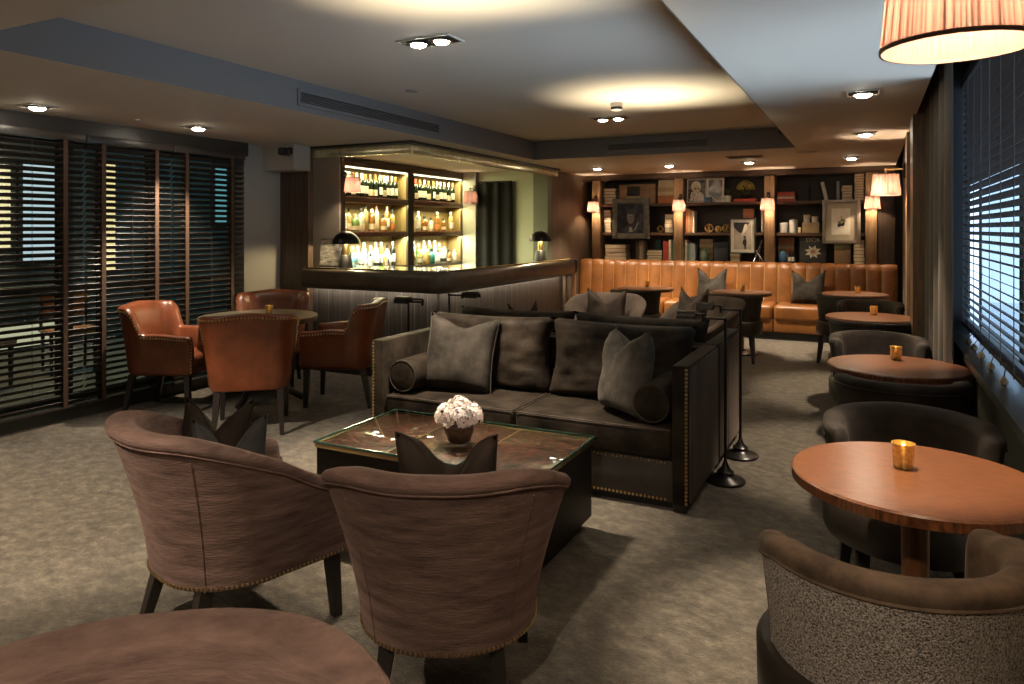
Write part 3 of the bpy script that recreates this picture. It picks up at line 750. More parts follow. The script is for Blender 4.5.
# coffee table
t = thing('coffee_table', 'low dark coffee table with glass over reddish croc panels, before the sofa', 'coffee table', (-1.845, 3.06, 0)); W_, D_ = 1.205, .68
MB().box((0, 0, .03), (W_ - .10, D_ - .10, .06)).build('plinth', M['black'], t, False)
MB().box((0, 0, .245), (W_ - .012, D_ - .012, .37), .006).build('body', mat('bronze_wood', (.014, .010, .007), .5, var=.5, vscale=4, stretch=(3, 3, 14), spec=.2), t)
for k in range(3):
    MB().box((-W_ / 2 + .01 + (W_ - .02) * (k + .5) / 3, 0, .437), ((W_ - .02) / 3 - .012, D_ - .03, .014), .003).build('croc_panel', M['croc'], t)
f = MB()
for sy in (-1, 1): f.box((0, sy * (D_ / 2 - .005), .437), (W_, .012, .022), .002)
for sx in (-1, 1): f.box((sx * (W_ / 2 - .005), 0, .437), (.012, D_ - .022, .022), .002)
for x in (-W_ / 6, W_ / 6): f.box((x, 0, .437), (.012, D_ - .024, .015))
f.build('brass_frame', M['oldbrass'], t)
f = MB().box((0, 0, .454), (W_ + .004, D_ + .004, .010), .002)
f.build('glass_top', pane_mat('table_glass', (.86, .93, .90), 1.75), t)
f = MB()
for sy in (-1, 1): f.box((0, sy * (D_ / 2 + .004), .454), (W_ + .010, .003, .010))
for sx in (-1, 1): f.box((sx * (W_ / 2 + .004), 0, .454), (.003, D_ + .006, .010))
f.build('glass_edge', M['glassedge'], t)
dup(t, (-1.88, 6.2, 0), 0, 'low dark coffee table with glass top between the far sofa and two tub armchairs')
# hydrangeas
t = thing('hydrangea_pot', 'pale pink hydrangeas in a dark copper bowl on the coffee table', 'flowers', (-1.80, 3.02, .459)); t.scale = (.92, .92, .92)
MB().lathe([(.048, 0), (.062, .012), (.078, .055), (.080, .085), (.074, .098), (.068, .098), (.066, .08), (0, .075)], (0, 0, 0), 32).build('bowl', M['copper'], t)
r2 = random.Random(3)
heads = [(0, 0, .165, .075)] + [(.072 * math.cos(k * 2 * PI / 6), .072 * math.sin(k * 2 * PI / 6), .135, .062) for k in range(6)]
for (hx, hy, hz, hr) in heads:
    mb = MB()
    for _ in range(80):
        u = r2.uniform(-.35, 1); q = r2.uniform(0, 2 * PI); s_ = math.sqrt(1 - u * u) if abs(u) < 1 else 0
        nrm = Vector((s_ * math.cos(q), s_ * math.sin(q), u)); c = Vector((hx, hy, hz)) + nrm * hr * r2.uniform(.88, 1.06)
        x = nrm.orthogonal().normalized(); y = nrm.cross(x); ro = r2.uniform(0, 2 * PI); sz = r2.uniform(.011, .016)
        for k in range(4):
            g = ro + k * PI / 2; d = x * math.cos(g) + y * math.sin(g); e_ = nrm.cross(d)
            mb.add([c, c + d * sz * .6 + e_ * sz * .45 + nrm * .003, c + d * sz * 1.15 + nrm * .001, c + d * sz * .6 - e_ * sz * .45 + nrm * .003], [(0, 1, 2, 3)])
    mb.build('flower_head', M['petal'], t, False)
mb = MB(); mb.ball((0, 0, .12), .095, (1, 1, .7)); mb.build('foliage', mat('dusky_foliage', (.16, .10, .09), .8), t)

# ------------------------------------------------------------------ sofas (local front = -Y)
def sofa(label, loc, a, group):
    t = thing('sofa', label, 'sofa', loc, a, group); W = 2.05; D = .79; H = .78; A = .088
    for sx in (-1, 1):
        ar = MB().box((sx * (W / 2 - A / 2), 0, .045 + (H - .045) / 2), (A, D, H - .045), .008).build('arm', M['sofa'], t)
        MB().box((sx * (W / 2 + .003), 0, .045 + (H - .045) / 2), (.012, D - .03, H - .075), .004).build('outer_panel', M['sofaside'], ar)
        nails(MB(), [(sx * (W / 2 - q), -D / 2 - .001, .06 + k * .0212) for q in (.012,) for k in range(34)], .0095).build('nailhead_trim', M['brass'], ar)
    MB().box((0, D / 2 - .05, .045 + (H - .055) / 2), (W - 2 * A, .095, H - .055), .008).build('back_frame', M['sofa'], t)
    MB().box((0, -.02, .155), (W - 2 * A - .004, D - .09, .22), .008).build('base_frame', mat('sofa_base', (.030, .024, .019), .6, var=.3), t)
    nb = MB()
    for z in (.255, .058): nb = MB(); nails(nb, [(-W / 2 + A + .012 + k * .0222, -D / 2 + .024, z) for k in range(int((W - 2 * A - .02) / .0222))], .0075); nb.build('front_nailheads', M['brass'], t)
    MB().box((0, 0, .022), (W - .2, D - .14, .045)).build('plinth', M['black'], t, False)
    for sx in (-1, 1):
        for sy in (-1, 1): MB().box((sx * (W / 2 - .05), sy * (D / 2 - .05), .0235), (.07, .07, .045), .004).build('foot', M['blackleg'], t)
    cw = (W - 2 * A) / 2 - .004
    for sx in (-1, 1):
        c = MB(); c.box((sx * (cw / 2 + .002), -.065, .35), (cw, D - .15, .165), .035, seg=4)
        V = []
        for v in c.V:
            dx = (v[0] - sx * (cw / 2)) / (cw / 2); dy = (v[1] + .065) / (D / 2 - .07)
            V.append((v[0], v[1], v[2] + (.018 * (1 - dx ** 2) * (1 - dy ** 2) if v[2] > .35 else 0)))
        c.V = V
        co = c.build('seat_cushion', M['sofa'], t, ang=60)
        pp = MB(); x0 = sx * .012; x1 = sx * (cw - .008)
        pp.tube([(x1, -D / 2 + .012, .43), (x0, -D / 2 + .012, .43), (x0, .2, .43)], .004, 6)
        pp.build('piping', M['sofaside'], co)
        b = pillow_mesh(cw + .01, .50, .22, 0, 0, 3 + sx, n=26, pw=8, wr=.022, q=.4).build('back_cushion', M['sofa'], t, ang=80, merge=True)
        b.location = (sx * (cw / 2), .19, .665); b.rotation_euler = (-.10, sx * .008, 0)
    return t
s0 = sofa('dark brown velvet sofa with nailhead arms facing the coffee table', (-1.872, 4.15, 0), 0, 'back to back velvet sofas')
dup(s0, (-1.872, 4.965, 0), PI, 'dark brown velvet sofa back to back with the first, facing the banquette', 'back to back velvet sofas')
# pillows and bolsters on the near sofa
pillow('grey velvet pillow at the left end of the near sofa', (-2.44, 4.10, .665), (-.30, .06, .20), .49, .48, .17, M['pillow'], .05, .03, 1)
pillow('grey velvet pillow standing edge-on at the right end of the near sofa', (-1.26, 4.0, .665), (-.16, -.06, -.75), .40, .46, .22, M['pillowlight'], .10, .04, 5)
def bolster(label, loc, a):
    t = thing('bolster', label, 'pillow', loc, a, 'bolsters on the near sofa'); 
    MB().lathe([(.096, -.24), (.105, -.225), (.107, 0), (.105, .225), (.096, .24)], (0, 0, 0), 32, capb=False, capt=False).build('roll', M['sofa'], t)
    MB().lathe([(0, -.246), (.06, -.248), (.096, -.241)], (0, 0, 0), 32).build('end_disc', M['sofa'], t); MB().lathe([(.096, .241), (.06, .248), (0, .246)], (0, 0, 0), 32).build('end_disc', M['sofa'], t)
    mb = MB()
    for z in (-.24, .24): MB().tube([(.098 * math.cos(k * PI / 16), .098 * math.sin(k * PI / 16), z) for k in range(32)], .005, 6, True).build('piping', M['pillow'], t)
    t.rotation_euler = (PI / 2, 0, a); return t
bolster('round velvet bolster against the left arm of the near sofa', (-2.71, 4.06, .55), .03); bolster('round velvet bolster against the right arm of the near sofa', (-1.055, 4.05, .55), -.03)
# pillows elsewhere
pillow('dark velvet pillow in the left tub armchair, its two peaks above the far arm', (-2.385, 2.06, .60), (-.22, 0, A1 + .75), .30, .36, .14, M['mauvedark'], .10, .03, 11)
pillow('second dark velvet pillow in the left tub armchair, nearer the viewer', (-2.245, 2.01, .565), (-.2, 0, A1 + 1.15), .28, .34, .13, M['pillowblue'], .10, .03, 13)
pillow('dark velvet pillow with two peaks showing over the back of the front tub armchair', (-1.225, 1.985, .65), (.16, 0, B1 - .06), .33, .38, .19, M['mauvedark'], .17, .01, 17)
pillow('grey velvet pillow in the tub armchair beyond the sofas, bar side', (-2.45, 7.08, .64), (-.2, 0, .1), .42, .40, .15, M['mauvedark'], .10, .05, 21)
pillow('grey velvet pillow in the tub armchair beyond the sofas, aisle side', (-1.58, 7.14, .66), (-.15, 0, -.55), .36, .42, .15, M['mauvedark'], .10, .05, 23)
pillow('dark velvet pillow on the far sofa whose two peaks show behind the near sofa', (-2.40, 5.06, .66), (.2, 0, PI + 1.2), .30, .44, .15, M['mauvedark'], .10, .05, 25)

# ------------------------------------------------------------------ reading lamps
def reading_lamp(label, loc, a, group, hx=-.235):
    t = thing('reading_lamp', label, 'floor lamp', loc, a, group)     # arm points to local -X
    MB().lathe([(.112, 0), (.115, .012), (.105, .022), (.06, .032), (.045, .05), (.05, .062), (.03, .078), (.018, .10), (.012, .12)], (0, 0, 0), 36).build('base', M['iron'], t)
    MB().tube([(0, 0, .1), (0, 0, .97)], .009, 10).build('pole', M['iron'], t)
    ar = MB(); ar.tube([(0, 0, .965), (-.13, .01, .965)], .008, 8); ar.ball((0, 0, .965), .014); ar.tube([(-.13, .01, .94), (-.13, .01, .99)], .010, 8); ar.tube([(-.13, .01, .985), (hx, .025, .985)], .007, 8)
    ar.build('swing_arm', M['iron'], t)
    R_ = []
    for x in (-.06, -.055, .055, .06):
        k = .7 if abs(x) > .057 else 1
        R_.append([(x + hx, .035 + k * .05 * math.cos(q), .955 + k * .05 * math.sin(q)) for q in [PI * j / 10 for j in range(11)]] + [(x + hx, .035 + k * .042 * math.cos(q), .955 + k * .042 * math.sin(q)) for q in [PI * j / 10 for j in range(10, -1, -1)]])
    MB().rings(R_).build('lamp_shade', M['iron'], t)
    return t
GR = 'black iron reading lamps beside the sofas'
r0 = reading_lamp('black iron reading lamp at the right arm of the near sofa', (-.768, 4.37, 0), 0, GR)
dup(r0, (-.765, 4.90, 0), 0, 'black iron reading lamp at the aisle end of the far sofa', GR)
r1 = reading_lamp('black iron reading lamp at the left arm of the near sofa', (-3.05, 4.39, 0), PI, GR, .02)
dup(r0, (-3.06, 4.98, 0), PI, 'black iron reading lamp between the far sofa and the bar front', GR)

# ------------------------------------------------------------------ banquette
X0, X1, YF, YB = -4.18, .33, 10.22, 10.98
t = thing('banquette', 'long tan leather banquette with a channelled back under the bookcase', 'banquette', ((X0 + X1) / 2, YB, 0)); L = X1 - X0; cx = (X0 + X1) / 2
nch = 24; NU = nch * 10
def chan(i): k = (i / NU) * nch; return .022 * (1 - abs(2 * (k - int(k)) - 1) ** 3) if i < NU else 0
R_ = []
for i in range(NU + 1):
    x = -L / 2 + L * i / NU; b = chan(i)
    R_.append([(x, 0, .40), (x, -.19 - b, .40), (x, -.175 - b, .6), (x, -.155 - b, .8), (x, -.145 - b, .93), (x, -.135 - b * .8, .985), (x, -.10 - b * .3, 1.008 + b * .5), (x, -.05, 1.012 + b * .5), (x, 0, 1.0)])
MB().rings(R_).build('channel_back', M['tan'], t, ang=50)
n = 3
for k in range(n):
    x0 = -L / 2 + L * k / n; w_ = L / n
    c = MB().box((x0 + w_ / 2, -.47, .36), (w_ - .006, .57, .22), .055, seg=4); co = c.build('seat', M['tan'], t, ang=60)
    MB().box((x0 + w_ / 2, -.46, .2), (w_ - .006, .54, .2), .02).build('seat_front', M['tan'], t)
st = MB()
for k in range(1, nch):
    x = -L / 2 + L * k / nch; st.tube([(x, -.193, .46), (x, -.178, .6), (x, -.158, .8), (x, -.147, .93), (x, -.137, .985)], .0022, 5)
st.build('seam_stitching', mat('pale_stitch', (.62, .38, .15), .6), t)
MB().box((0, -.42, .05), (L - .02, .56, .1)).build('plinth', M['black'], t, False)
pillow('grey velvet pillow with two peaks on the banquette, between the left and middle tables', (-2.06, 10.62, .68), (-.16, 0, 0), .42, .42, .15, M['pillow'], .11, .05, 31)
pillow('grey velvet pillow with two peaks on the banquette, between the middle and right tables', (-.76, 10.62, .68), (-.16, 0, 0), .43, .42, .16, M['pillow'], .11, .05, 33)

# ------------------------------------------------------------------ terrace furniture seen through the blinds
def terrace_chair(label, loc, a, g):
    t = thing('terrace_chair', label, 'chair', loc, a, g)
    MB().box((0, 0, .44), (.48, .46, .05), .015).build('seat', M['c_rust'], t); MB().box((0, -.21, .72), (.46, .035, .30), .015, rot=Matrix.Rotation(-.12, 3, 'X')).build('backrest', M['c_orange'], t)
    for sx in (-1, 1):
        for sy in (-1, 1): leg(MB(), sx * .2, sy * .19, .44, .035, .025).build('leg', M['blackleg'], t)
        MB().box((sx * .215, -.2, .58), (.03, .03, .3)).build('back_post', M['blackleg'], t, False)
    return t
c0 = terrace_chair('orange-backed chair out on the terrace, farther from the bar', (-7.5, 3.75, -.02), -1.2, 'terrace chairs')
dup(c0, (-7.7, 4.75, -.02), -1.9, 'orange-backed chair out on the terrace, nearer the bar', 'terrace chairs')
# ------------------------------------------------------------------ bar counter
def barpath(off=0.):
    """plan line of the counter front, corner rounded; off moves it inwards"""
    yf = 5.70 + off; xr = -3.56 - off; r = .20; P = [(-5.305, yf), (-4.6, yf), (xr - r, yf)]
    for k in range(1, 8): q = PI / 2 * k / 8; P.append((xr - r + r * math.sin(q), yf + r - r * math.cos(q)))
    P += [(xr, yf + r), (xr, 7.3), (xr, 9.0)]; return P
def sweep(prof, closed=True):
    base = barpath(0); n = len(base); R = []
    for i, (x, y) in enumerate(base):
        a = base[max(0, i - 1)]; b = base[min(n - 1, i + 1)]; tx, ty = b[0] - a[0], b[1] - a[1]; l = math.hypot(tx, ty); nx, ny = ty / l, -tx / l
        if i < 3: nx, ny = 0, -1
        if i >= n - 3: nx, ny = 1, 0
        R.append([(x + nx * o, y + ny * o, z) for o, z in prof])
    return MB().rings(R)
t = thing('bar_counter', 'L-shaped bar counter with padded dark leather edge and lit plank front', 'bar')
sweep([(-.17, .08), (-.17, .93), (-.23, .93), (-.23, .08)]).build('plank_front', M['barplank'], t, ang=30)
sweep([(-.165, 0), (-.165, .09), (-.22, .09), (-.22, 0)]).build('kick_board', M['black'], t, ang=30)
sweep([(-.14, .885), (-.03, .885), (0, .91), (.012, .955), (.01, 1.03), (-.005, 1.07), (-.03, 1.088), (-.14, 1.088)]).build('padded_edge', M['brownleather'], t, ang=40)
# worktop: inner ledge follows the front at a fixed depth
wt = MB()
Pw = barpath(.035) + [(-4.145, 9.0), (-4.145, 6.285), (-5.305, 6.285)]; nw = len(Pw)
wt.add([(x, y, 1.05) for x, y in Pw] + [(x, y, 1.10) for x, y in Pw], [tuple(reversed(range(nw))), tuple(range(nw, 2 * nw))] + [(i, (i + 1) % nw, nw + (i + 1) % nw, nw + i) for i in range(nw)])
wt.build('worktop', M['stone'], t)
nb = MB()
pts = [(x, y, 1.098) for x, y in [(p[0] , p[1]) for p in barpath(.045)]]
nails(nb, resample(pts, .026), .0075).build('nailhead_trim', M['brass'], t)
en = MB(); en.box((-3.83, 9.03, .985), (.52, .07, .19), .03, seg=4); en.build('end_cap', M['brownleather'], t)
en = MB(); en.lathe([(.085, 0), (.10, .02), (.10, .16), (.085, .18), (0, .18)], (-3.68, 9.17, .90), 28); en.build('round_end', M['iron'], t)
en = MB(); en.box((-3.72, 9.17, .45), (.16, .2, .9), .008); en.build('end_post', M['upright'], t)
en = MB(); en.box((-3.87, 9.03, .45), (.36, .07, .9), .008); en.build('end_panel', M['upright'], t)
ls = MB(); ls.box((-4.6, 5.845, .897), (1.4, .02, .012)); ls.box((-3.705, 7.45, .897), (.02, 2.9, .012)); ls.build('led_strip', M['ledw'], t, False)
light('AREA', 'counter_glow', (-4.5, 5.80, .885), E_BARLED, (1, .88, .70), shape='RECTANGLE', size=1.6, size_y=.03, rot=(.25, 0, 0))
light('AREA', 'counter_glow', (-3.66, 7.4, .885), E_BARLED * 1.6, (1, .88, .70), shape='RECTANGLE', size=.03, size_y=3.0, rot=(0, .25, 0))
# mushroom lamps
def mushroom(label, loc, g):
    t = thing('mushroom_lamp', label, 'table lamp', loc, 0, g)
    MB().lathe([(.072, 0), (.07, .01), (.055, .125), (.05, .13), (0, .13)], (0, 0, 0), 28).build('base', M['black'], t)
    MB().lathe([(.032, .13), (.032, .25), (0, .25)], (0, 0, 0), 20).build('stem', M['brass'], t)
    d = [(.145 * math.cos(q), .245 + .145 * math.sin(q) * .9) for q in [PI / 2 * k / 10 for k in range(11)]]
    d2 = [(.138 * math.cos(q), .245 + .137 * math.sin(q) * .9) for q in [PI / 2 * k / 10 for k in range(10, -1, -1)]]
    MB().lathe([(max(r, 0), z) for r, z in d + d2] + [d[0]], (0, 0, 0), 36, capb=False, capt=False).build('dome_shade', M['iron'], t)
    MB().ball((0, 0, .275), .028).build('bulb', M['bulb'], t)
    light('POINT', 'bulb_light', (.05, -.05, .262), 5, (1, .78, .42), t, shadow_soft_size=.02)
    return t
m0 = mushroom('black mushroom lamp at the left end of the bar counter', (-4.91, 5.93, 1.10), 'black mushroom lamps on the bar')
dup(m0, (-3.725, 8.25, 1.10), 0, 'black mushroom lamp at the far end of the bar counter', 'black mushroom lamps on the bar')
# photo board leaning at the left end of the counter
t = thing('photo_board', 'leaning photo board with a grey townscape on the bar, beside the left lamp', 'photo', (-5.19, 6.03, 1.10), 0)
MB().box((0, 0, .148), (.30, .016, .295), .003, rot=Matrix.Rotation(-.12, 3, 'X')).build('board', M['black'], t)
p_ = MB(); p_.box((0, -.011, .148), (.285, .004, .28), rot=Matrix.Rotation(-.12, 3, 'X')); p_.build('print', mat('townscape_print', (.16, .13, .10), .4, var=.7, vscale=9, stretch=(1, 1, 3.2), col2=(.95, .9, .82)), t, False)

# ------------------------------------------------------------------ back bar
t = thing('back_bar_cabinet', 'lit back bar cabinet with two bays of bottle shelves', 'cabinet')
XB, XF = -5.86, -5.60
MB().box((XB - .02, 8.12, 1.62), (.04, 2.90, 1.5)).build('back_panel', M['barback'], t, False)
MB().box(((XB + XF) / 2, 8.12, 2.31), (XF - XB + .02, 2.90, .10), .004).build('header', M['darkwoodh'], t)
for y, w_, nm in [(6.715, .07, 'side_panel'), (8.12, .14, 'divider'), (9.525, .07, 'side_panel')]:
    MB().box(((XB + XF) / 2, y, 1.63), (XF - XB, w_, 1.26)).build(nm, M['barback'] if 0 else M['darkwood'], t, False)
    if nm != 'x':
        for sg in (-1, 1):
            if (y < 7 and sg < 0) or (y > 9 and sg > 0): continue
            MB().box(((XB + XF) / 2 - .01, y + sg * (w_ / 2 + .003), 1.63), (XF - XB - .04, .005, 1.24)).build('side_lining', M['barback'], t, False)
MB().box(((XB + XF) / 2, 8.12, .50), (XF - XB, 2.88, 1.0), .004).build('base_cabinet', M['darkwood'], t)
BAYS = [(6.755, 8.045), (8.195, 9.485)]; SH = [1.0, 1.47, 1.895]
for (y0, y1) in BAYS:
    for z in SH[1:]:
        MB().box(((XB + XF) / 2 + .005, (y0 + y1) / 2, z - .035), (XF - XB, y1 - y0, .07), .004).build('shelf', M['redwood'], t)
    MB().box((XF - .02, (y0 + y1) / 2, 2.248), (.014, y1 - y0, .010)).build('led_strip', M['led'], t, False)
    L = y1 - y0; yc = (y0 + y1) / 2
    light('AREA', 'shelf_light', (XF - .03, yc, 2.235), E_BAR, (1, .93, .52), shape='RECTANGLE', size=.03, size_y=L - .05, rot=(0, -.25, 0))
    light('AREA', 'shelf_light', (XF - .03, yc, 1.815), E_BAR * .75, (1, .92, .50), shape='RECTANGLE', size=.03, size_y=L - .05, rot=(0, -.25, 0))  # added area light beneath the upper shelf, no strip there
    light('AREA', 'shelf_light', (XF - .03, yc, 1.39), E_BAR * 1.5, (1, .97, .68), shape='RECTANGLE', size=.03, size_y=L - .05, rot=(0, -.25, 0))  # likewise without a strip, added to brighten the bottom bottles
# bottles
def glassm(n, c, tr=.35): return mat('bottle_' + n, c, .12, trans=tr, coat=.6)
GM = dict(wine=glassm('dark', (.007, .012, .005), .05), clear=glassm('clear', (.80, .82, .70), .45), amber=glassm('amber', (.36, .15, .03), .4), green=glassm('green', (.20, .34, .09), .4),
          blue=glassm('blue', (.25, .62, .75), .4), teal=glassm('teal', (.05, .35, .30), .4), gold=glassm('gold', (.55, .38, .13), .4), black=glassm('black', (.012, .012, .012), .0))
LM = dict(white=M['c_ivory'], cream=M['c_cream'], black=M['c_ink'], red=M['c_red'], orange=M['c_orange'])
SHAPES = dict(wine=[(.036, 0), (.038, .005), (.038, .185), (.034, .205), (.016, .235), (.0145, .245), (.0145, .30), (.016, .302), (.0, .302)],
              spirit=[(.040, 0), (.042, .005), (.042, .175), (.036, .20), (.015, .222), (.0145, .27), (0, .272)],
              tall=[(.034, 0), (.036, .005), (.036, .22), (.03, .245), (.014, .265), (.014, .31), (0, .312)],
              squat=[(.050, 0), (.052, .006), (.052, .12), (.044, .15), (.017, .172), (.017, .20), (0, .202)],
              small=[(.032, 0), (.034, .005), (.034, .11), (.026, .135), (.013, .15), (.013, .18), (0, .182)])
CAPZ = dict(wine=(.24, .302, .0165), spirit=(.24, .285, .0175), tall=(.28, .33, .0165), squat=(.175, .215, .021), small=(.155, .19, .016))
LABZ = dict(wine=(.05, .145), spirit=(.04, .13), tall=(.06, .17), squat=(.03, .09), small=(.03, .085))
protos = {}
def bottle(shape, g, lab, cap, loc, a, label, group):
    key = (shape, g, lab, cap)
    if key in protos: return dup(protos[key], loc, a, label, group)
    t = thing('bottle', label, 'bottle', loc, a, group); protos[key] = t
    MB().lathe(SHAPES[shape], (0, 0, 0), 16).build('glass_body', GM[g], t)
    z0, z1, r = CAPZ[shape]; MB().lathe([(r, z0), (r, z1), (0, z1)], (0, 0, 0), 12).build('cap', LM[cap] if cap in LM else GM[cap], t)
    if lab:
        z0, z1 = LABZ[shape]; z0, z1 = (z0, z1) if lab == 'white' else (z0 * .6, z1 * .75); r = SHAPES[shape][2][0] + .0012
        MB().grid(lambda u, v: (r * math.cos((u - .5) * 3.0), r * math.sin((u - .5) * 3.0), z0 + v * (z1 - z0)), 10, 1).build('paper_label', LM[lab], t)
    return t
ORD = ['first', 'second', 'third', 'fourth', 'fifth', 'sixth', 'seventh', 'eighth', 'ninth', 'tenth', 'eleventh', 'twelfth', 'thirteenth', 'fourteenth', 'fifteenth', 'sixteenth', 'seventeenth', 'eighteenth', 'nineteenth', 'twentieth']
DESC = dict(wine='dark wine bottle', clear='clear bottle', amber='amber bottle', green='green bottle', blue='pale blue bottle', teal='teal bottle', gold='golden bottle', black='slim black bottle')
rb = random.Random(11)
def row(bay, shelf, specs, span=.80, xo=.10, rowname=''):
    y0, y1 = BAYS[bay]; n = len(specs); bn = ['left', 'right'][bay]; sn = ['bottom', 'middle', 'top'][shelf]
    for i, (sh, g, lb, cp) in enumerate(specs):
        y = y0 + .07 + (y1 - y0 - .12) * span * i / max(1, n - 1)
        bottle(sh, g, lb, cp, (XF - xo + rb.uniform(-.012, .012), y, SH[shelf] + .0008), rb.uniform(-.9, .9) - .35,
               '%s, %s from left,%s %s shelf of the %s bar bay' % (DESC[g], ORD[i], rowname, sn, bn), 'bottles on the %s shelf of the %s back bar bay' % (sn, bn))
W = lambda lb, cp: ('wine', 'wine', lb, cp)
row(0, 2, [W('cream', 'white'), W('white', 'white'), W('cream', 'orange'), W('white', 'white'), W('white', 'white'), W('white', 'orange'), W('cream', 'orange'), W('cream', 'orange'), W('white', 'white'), W('cream', 'white'), W('white', 'white'), W('white', 'cream'), W('white', 'orange')], .92)
row(1, 2, [W('white', 'red'), W('cream', 'red'), W('white', 'orange'), W('white', 'white'), W('cream', 'orange'), W('white', 'orange'), W('cream', 'white'), W('white', 'white'), W('white', 'cream'), W('cream', 'white'), W('white', 'orange')], .93)
row(0, 1, [('spirit', 'clear', 'white', 'white'), ('spirit', 'gold', 'cream', 'wine'), ('squat', 'green', 'cream', 'cream'), ('spirit', 'clear', 'cream', 'black'), ('tall', 'gold', None, 'black'), ('spirit', 'amber', 'cream', 'white'), ('tall', 'clear', 'cream', 'red'), ('squat', 'amber', 'cream', 'black'), ('tall', 'gold', 'white', 'cream'), ('spirit', 'gold', 'orange', 'black')], .86)
row(1, 1, [('tall', 'amber', 'cream', 'red'), ('spirit', 'clear', 'white', 'white'), ('squat', 'amber', 'cream', 'black'), ('small', 'clear', 'white', 'black'), ('spirit', 'amber', 'orange', 'white'), ('small', 'amber', 'cream', 'black'), ('spirit', 'gold', 'white', 'cream')], .88)
row(0, 0, [('spirit', 'green', 'white', 'white'), ('spirit', 'blue', None, 'white'), ('spirit', 'green', None, 'white'), ('spirit', 'clear', 'white', 'white'), ('tall', 'clear', 'white', 'white'), ('spirit', 'clear', None, 'white'), ('tall', 'clear', None, 'white'), ('tall', 'green', 'white', 'white'), ('spirit', 'clear', 'black', 'black'), ('tall', 'black', 'white', 'white')], .93, .155, ' back row,')
row(0, 0, [('small', 'clear', 'white', 'white'), ('squat', 'blue', 'white', 'white'), ('small', 'clear', 'black', 'white'), ('small', 'clear', 'white', 'black'), ('squat', 'clear', 'black', 'white'), ('small', 'gold', 'white', 'white'), ('small', 'clear', 'black', 'black')], .80, .055, ' front row,')
row(1, 0, [('tall', 'green', 'white', 'white'), ('tall', 'clear', None, 'white'), ('spirit', 'green', 'white', 'white'), ('tall', 'clear', 'black', 'white'), ('tall', 'green', None, 'white'), ('tall', 'clear', 'white', 'white'), ('spirit', 'green', 'white', 'white'), ('spirit', 'clear', 'white', 'amber')], .82, .155, ' back row,')
row(1, 0, [('small', 'gold', 'cream', 'white'), ('small', 'gold', 'white', 'white'), ('squat', 'gold', None, 'white'), ('squat', 'teal', None, 'black'), ('small', 'clear', 'white', 'black'), ('squat', 'clear', 'black', 'white'), ('small', 'amber', 'cream', 'black'), ('small', 'clear', 'white', 'white')], .93, .055, ' front row,')

# ------------------------------------------------------------------ pleated wall lamps
def sconce(label, loc, a, r, h, arm, e, group, mz=.0):
    """shade bottom centre at loc; local -Y points to the wall"""
    t = thing('wall_lamp', label, 'wall lamp', loc, a, group); r2 = r * .86
    seg = 168; V = []; F = []
    for j in range(7):
        v = j / 6
        for i in range(seg):
            q = 2 * PI * i / seg; rr = (r + (r2 - r) * v) * (1 + .012 * math.cos(q * 42) + .006 * math.cos(q * 17 + 1))
            V.append((rr * math.cos(q), rr * math.sin(q), h * v))
    for j in range(6):
        for i in range(seg): i2 = (i + 1) % seg; F.append((j * seg + i, j * seg + i2, (j + 1) * seg + i2, (j + 1) * seg + i))
    MB().add(V, F).build('pleated_shade', M['shade'], t, ang=80)
    for z, rr in ((0, r), (h, r2)):
        MB().lathe([(rr * 1.018, z - .003), (rr * 1.018, z + .005), (rr * .985, z + .005), (rr * .985, z - .003), (rr * 1.018, z - .003)], (0, 0, 0), 64, capb=False, capt=False).build('shade_trim', M['shadetrim'], t)
    sp = MB()
    for k in range(3): sp.tube([(0, 0, h * .92), (r2 * .98 * math.cos(k * 2.094 + .5), r2 * .98 * math.sin(k * 2.094 + .5), h * .98)], .0025, 5)
    sp.build('shade_carrier', M['oldbrass'], t)
    MB().ball((0, 0, h * .5), .028, (1, 1, 1.2)).build('bulb', M['bulb'], t)
    ab = MB(); ab.tube([(0, 0, h * .62), (0, 0, h + .05)], .008, 8); ab.tube([(0, 0, h + .045), (0, -arm + .02, h + .045)], .007, 8); ab.ball((0, 0, h + .045), .012)
    ab.build('arm', M['iron'] if arm < .15 else M['oldbrass'], t)
    MB().box((0, -arm + .012, h + .03), (.05, .022, .14), .006).build('wall_plate', M['iron'], t)
    light('POINT', 'bulb_light', (0, 0, h * .42), e, (1, .72, .46), t, shadow_soft_size=.03)
    return t
for i, x in enumerate((-3.975, -2.60, -1.32, .03)):
    sconce('small pleated pink wall lamp on the %s bookcase upright from the left' % ORD[i], (x, 10.87, 1.775), PI, .098, .165, .13, E_SCONCE, 'small pleated wall lamps on the bookcase')
sconce('large pleated pink wall lamp on a brass arm at the upper right corner', (.142, 1.545, 1.835), PI / 2, .125, .19, .395, E_BIG, 'large pleated wall lamps on the right wall')
sconce('large pleated pink wall lamp on a brass arm before the wood pillar', (.131, 7.47, 1.815), PI / 2, .125, .19, .16, E_SCONCE, 'large pleated wall lamps on the right wall')
sconce('small pleated pink wall lamp in front of the left back bar bay', (-5.303, 6.52, 1.925), -2.152, .095, .165, .345, E_SCONCE * .6, 'small pleated wall lamps in the bar')
sconce('small pleated pink wall lamp on the pale pillar at the far end of the bar', (-5.385, 9.36, 1.885), PI, .105, .18, .14, E_SCONCE * .2, 'small pleated wall lamps in the bar')

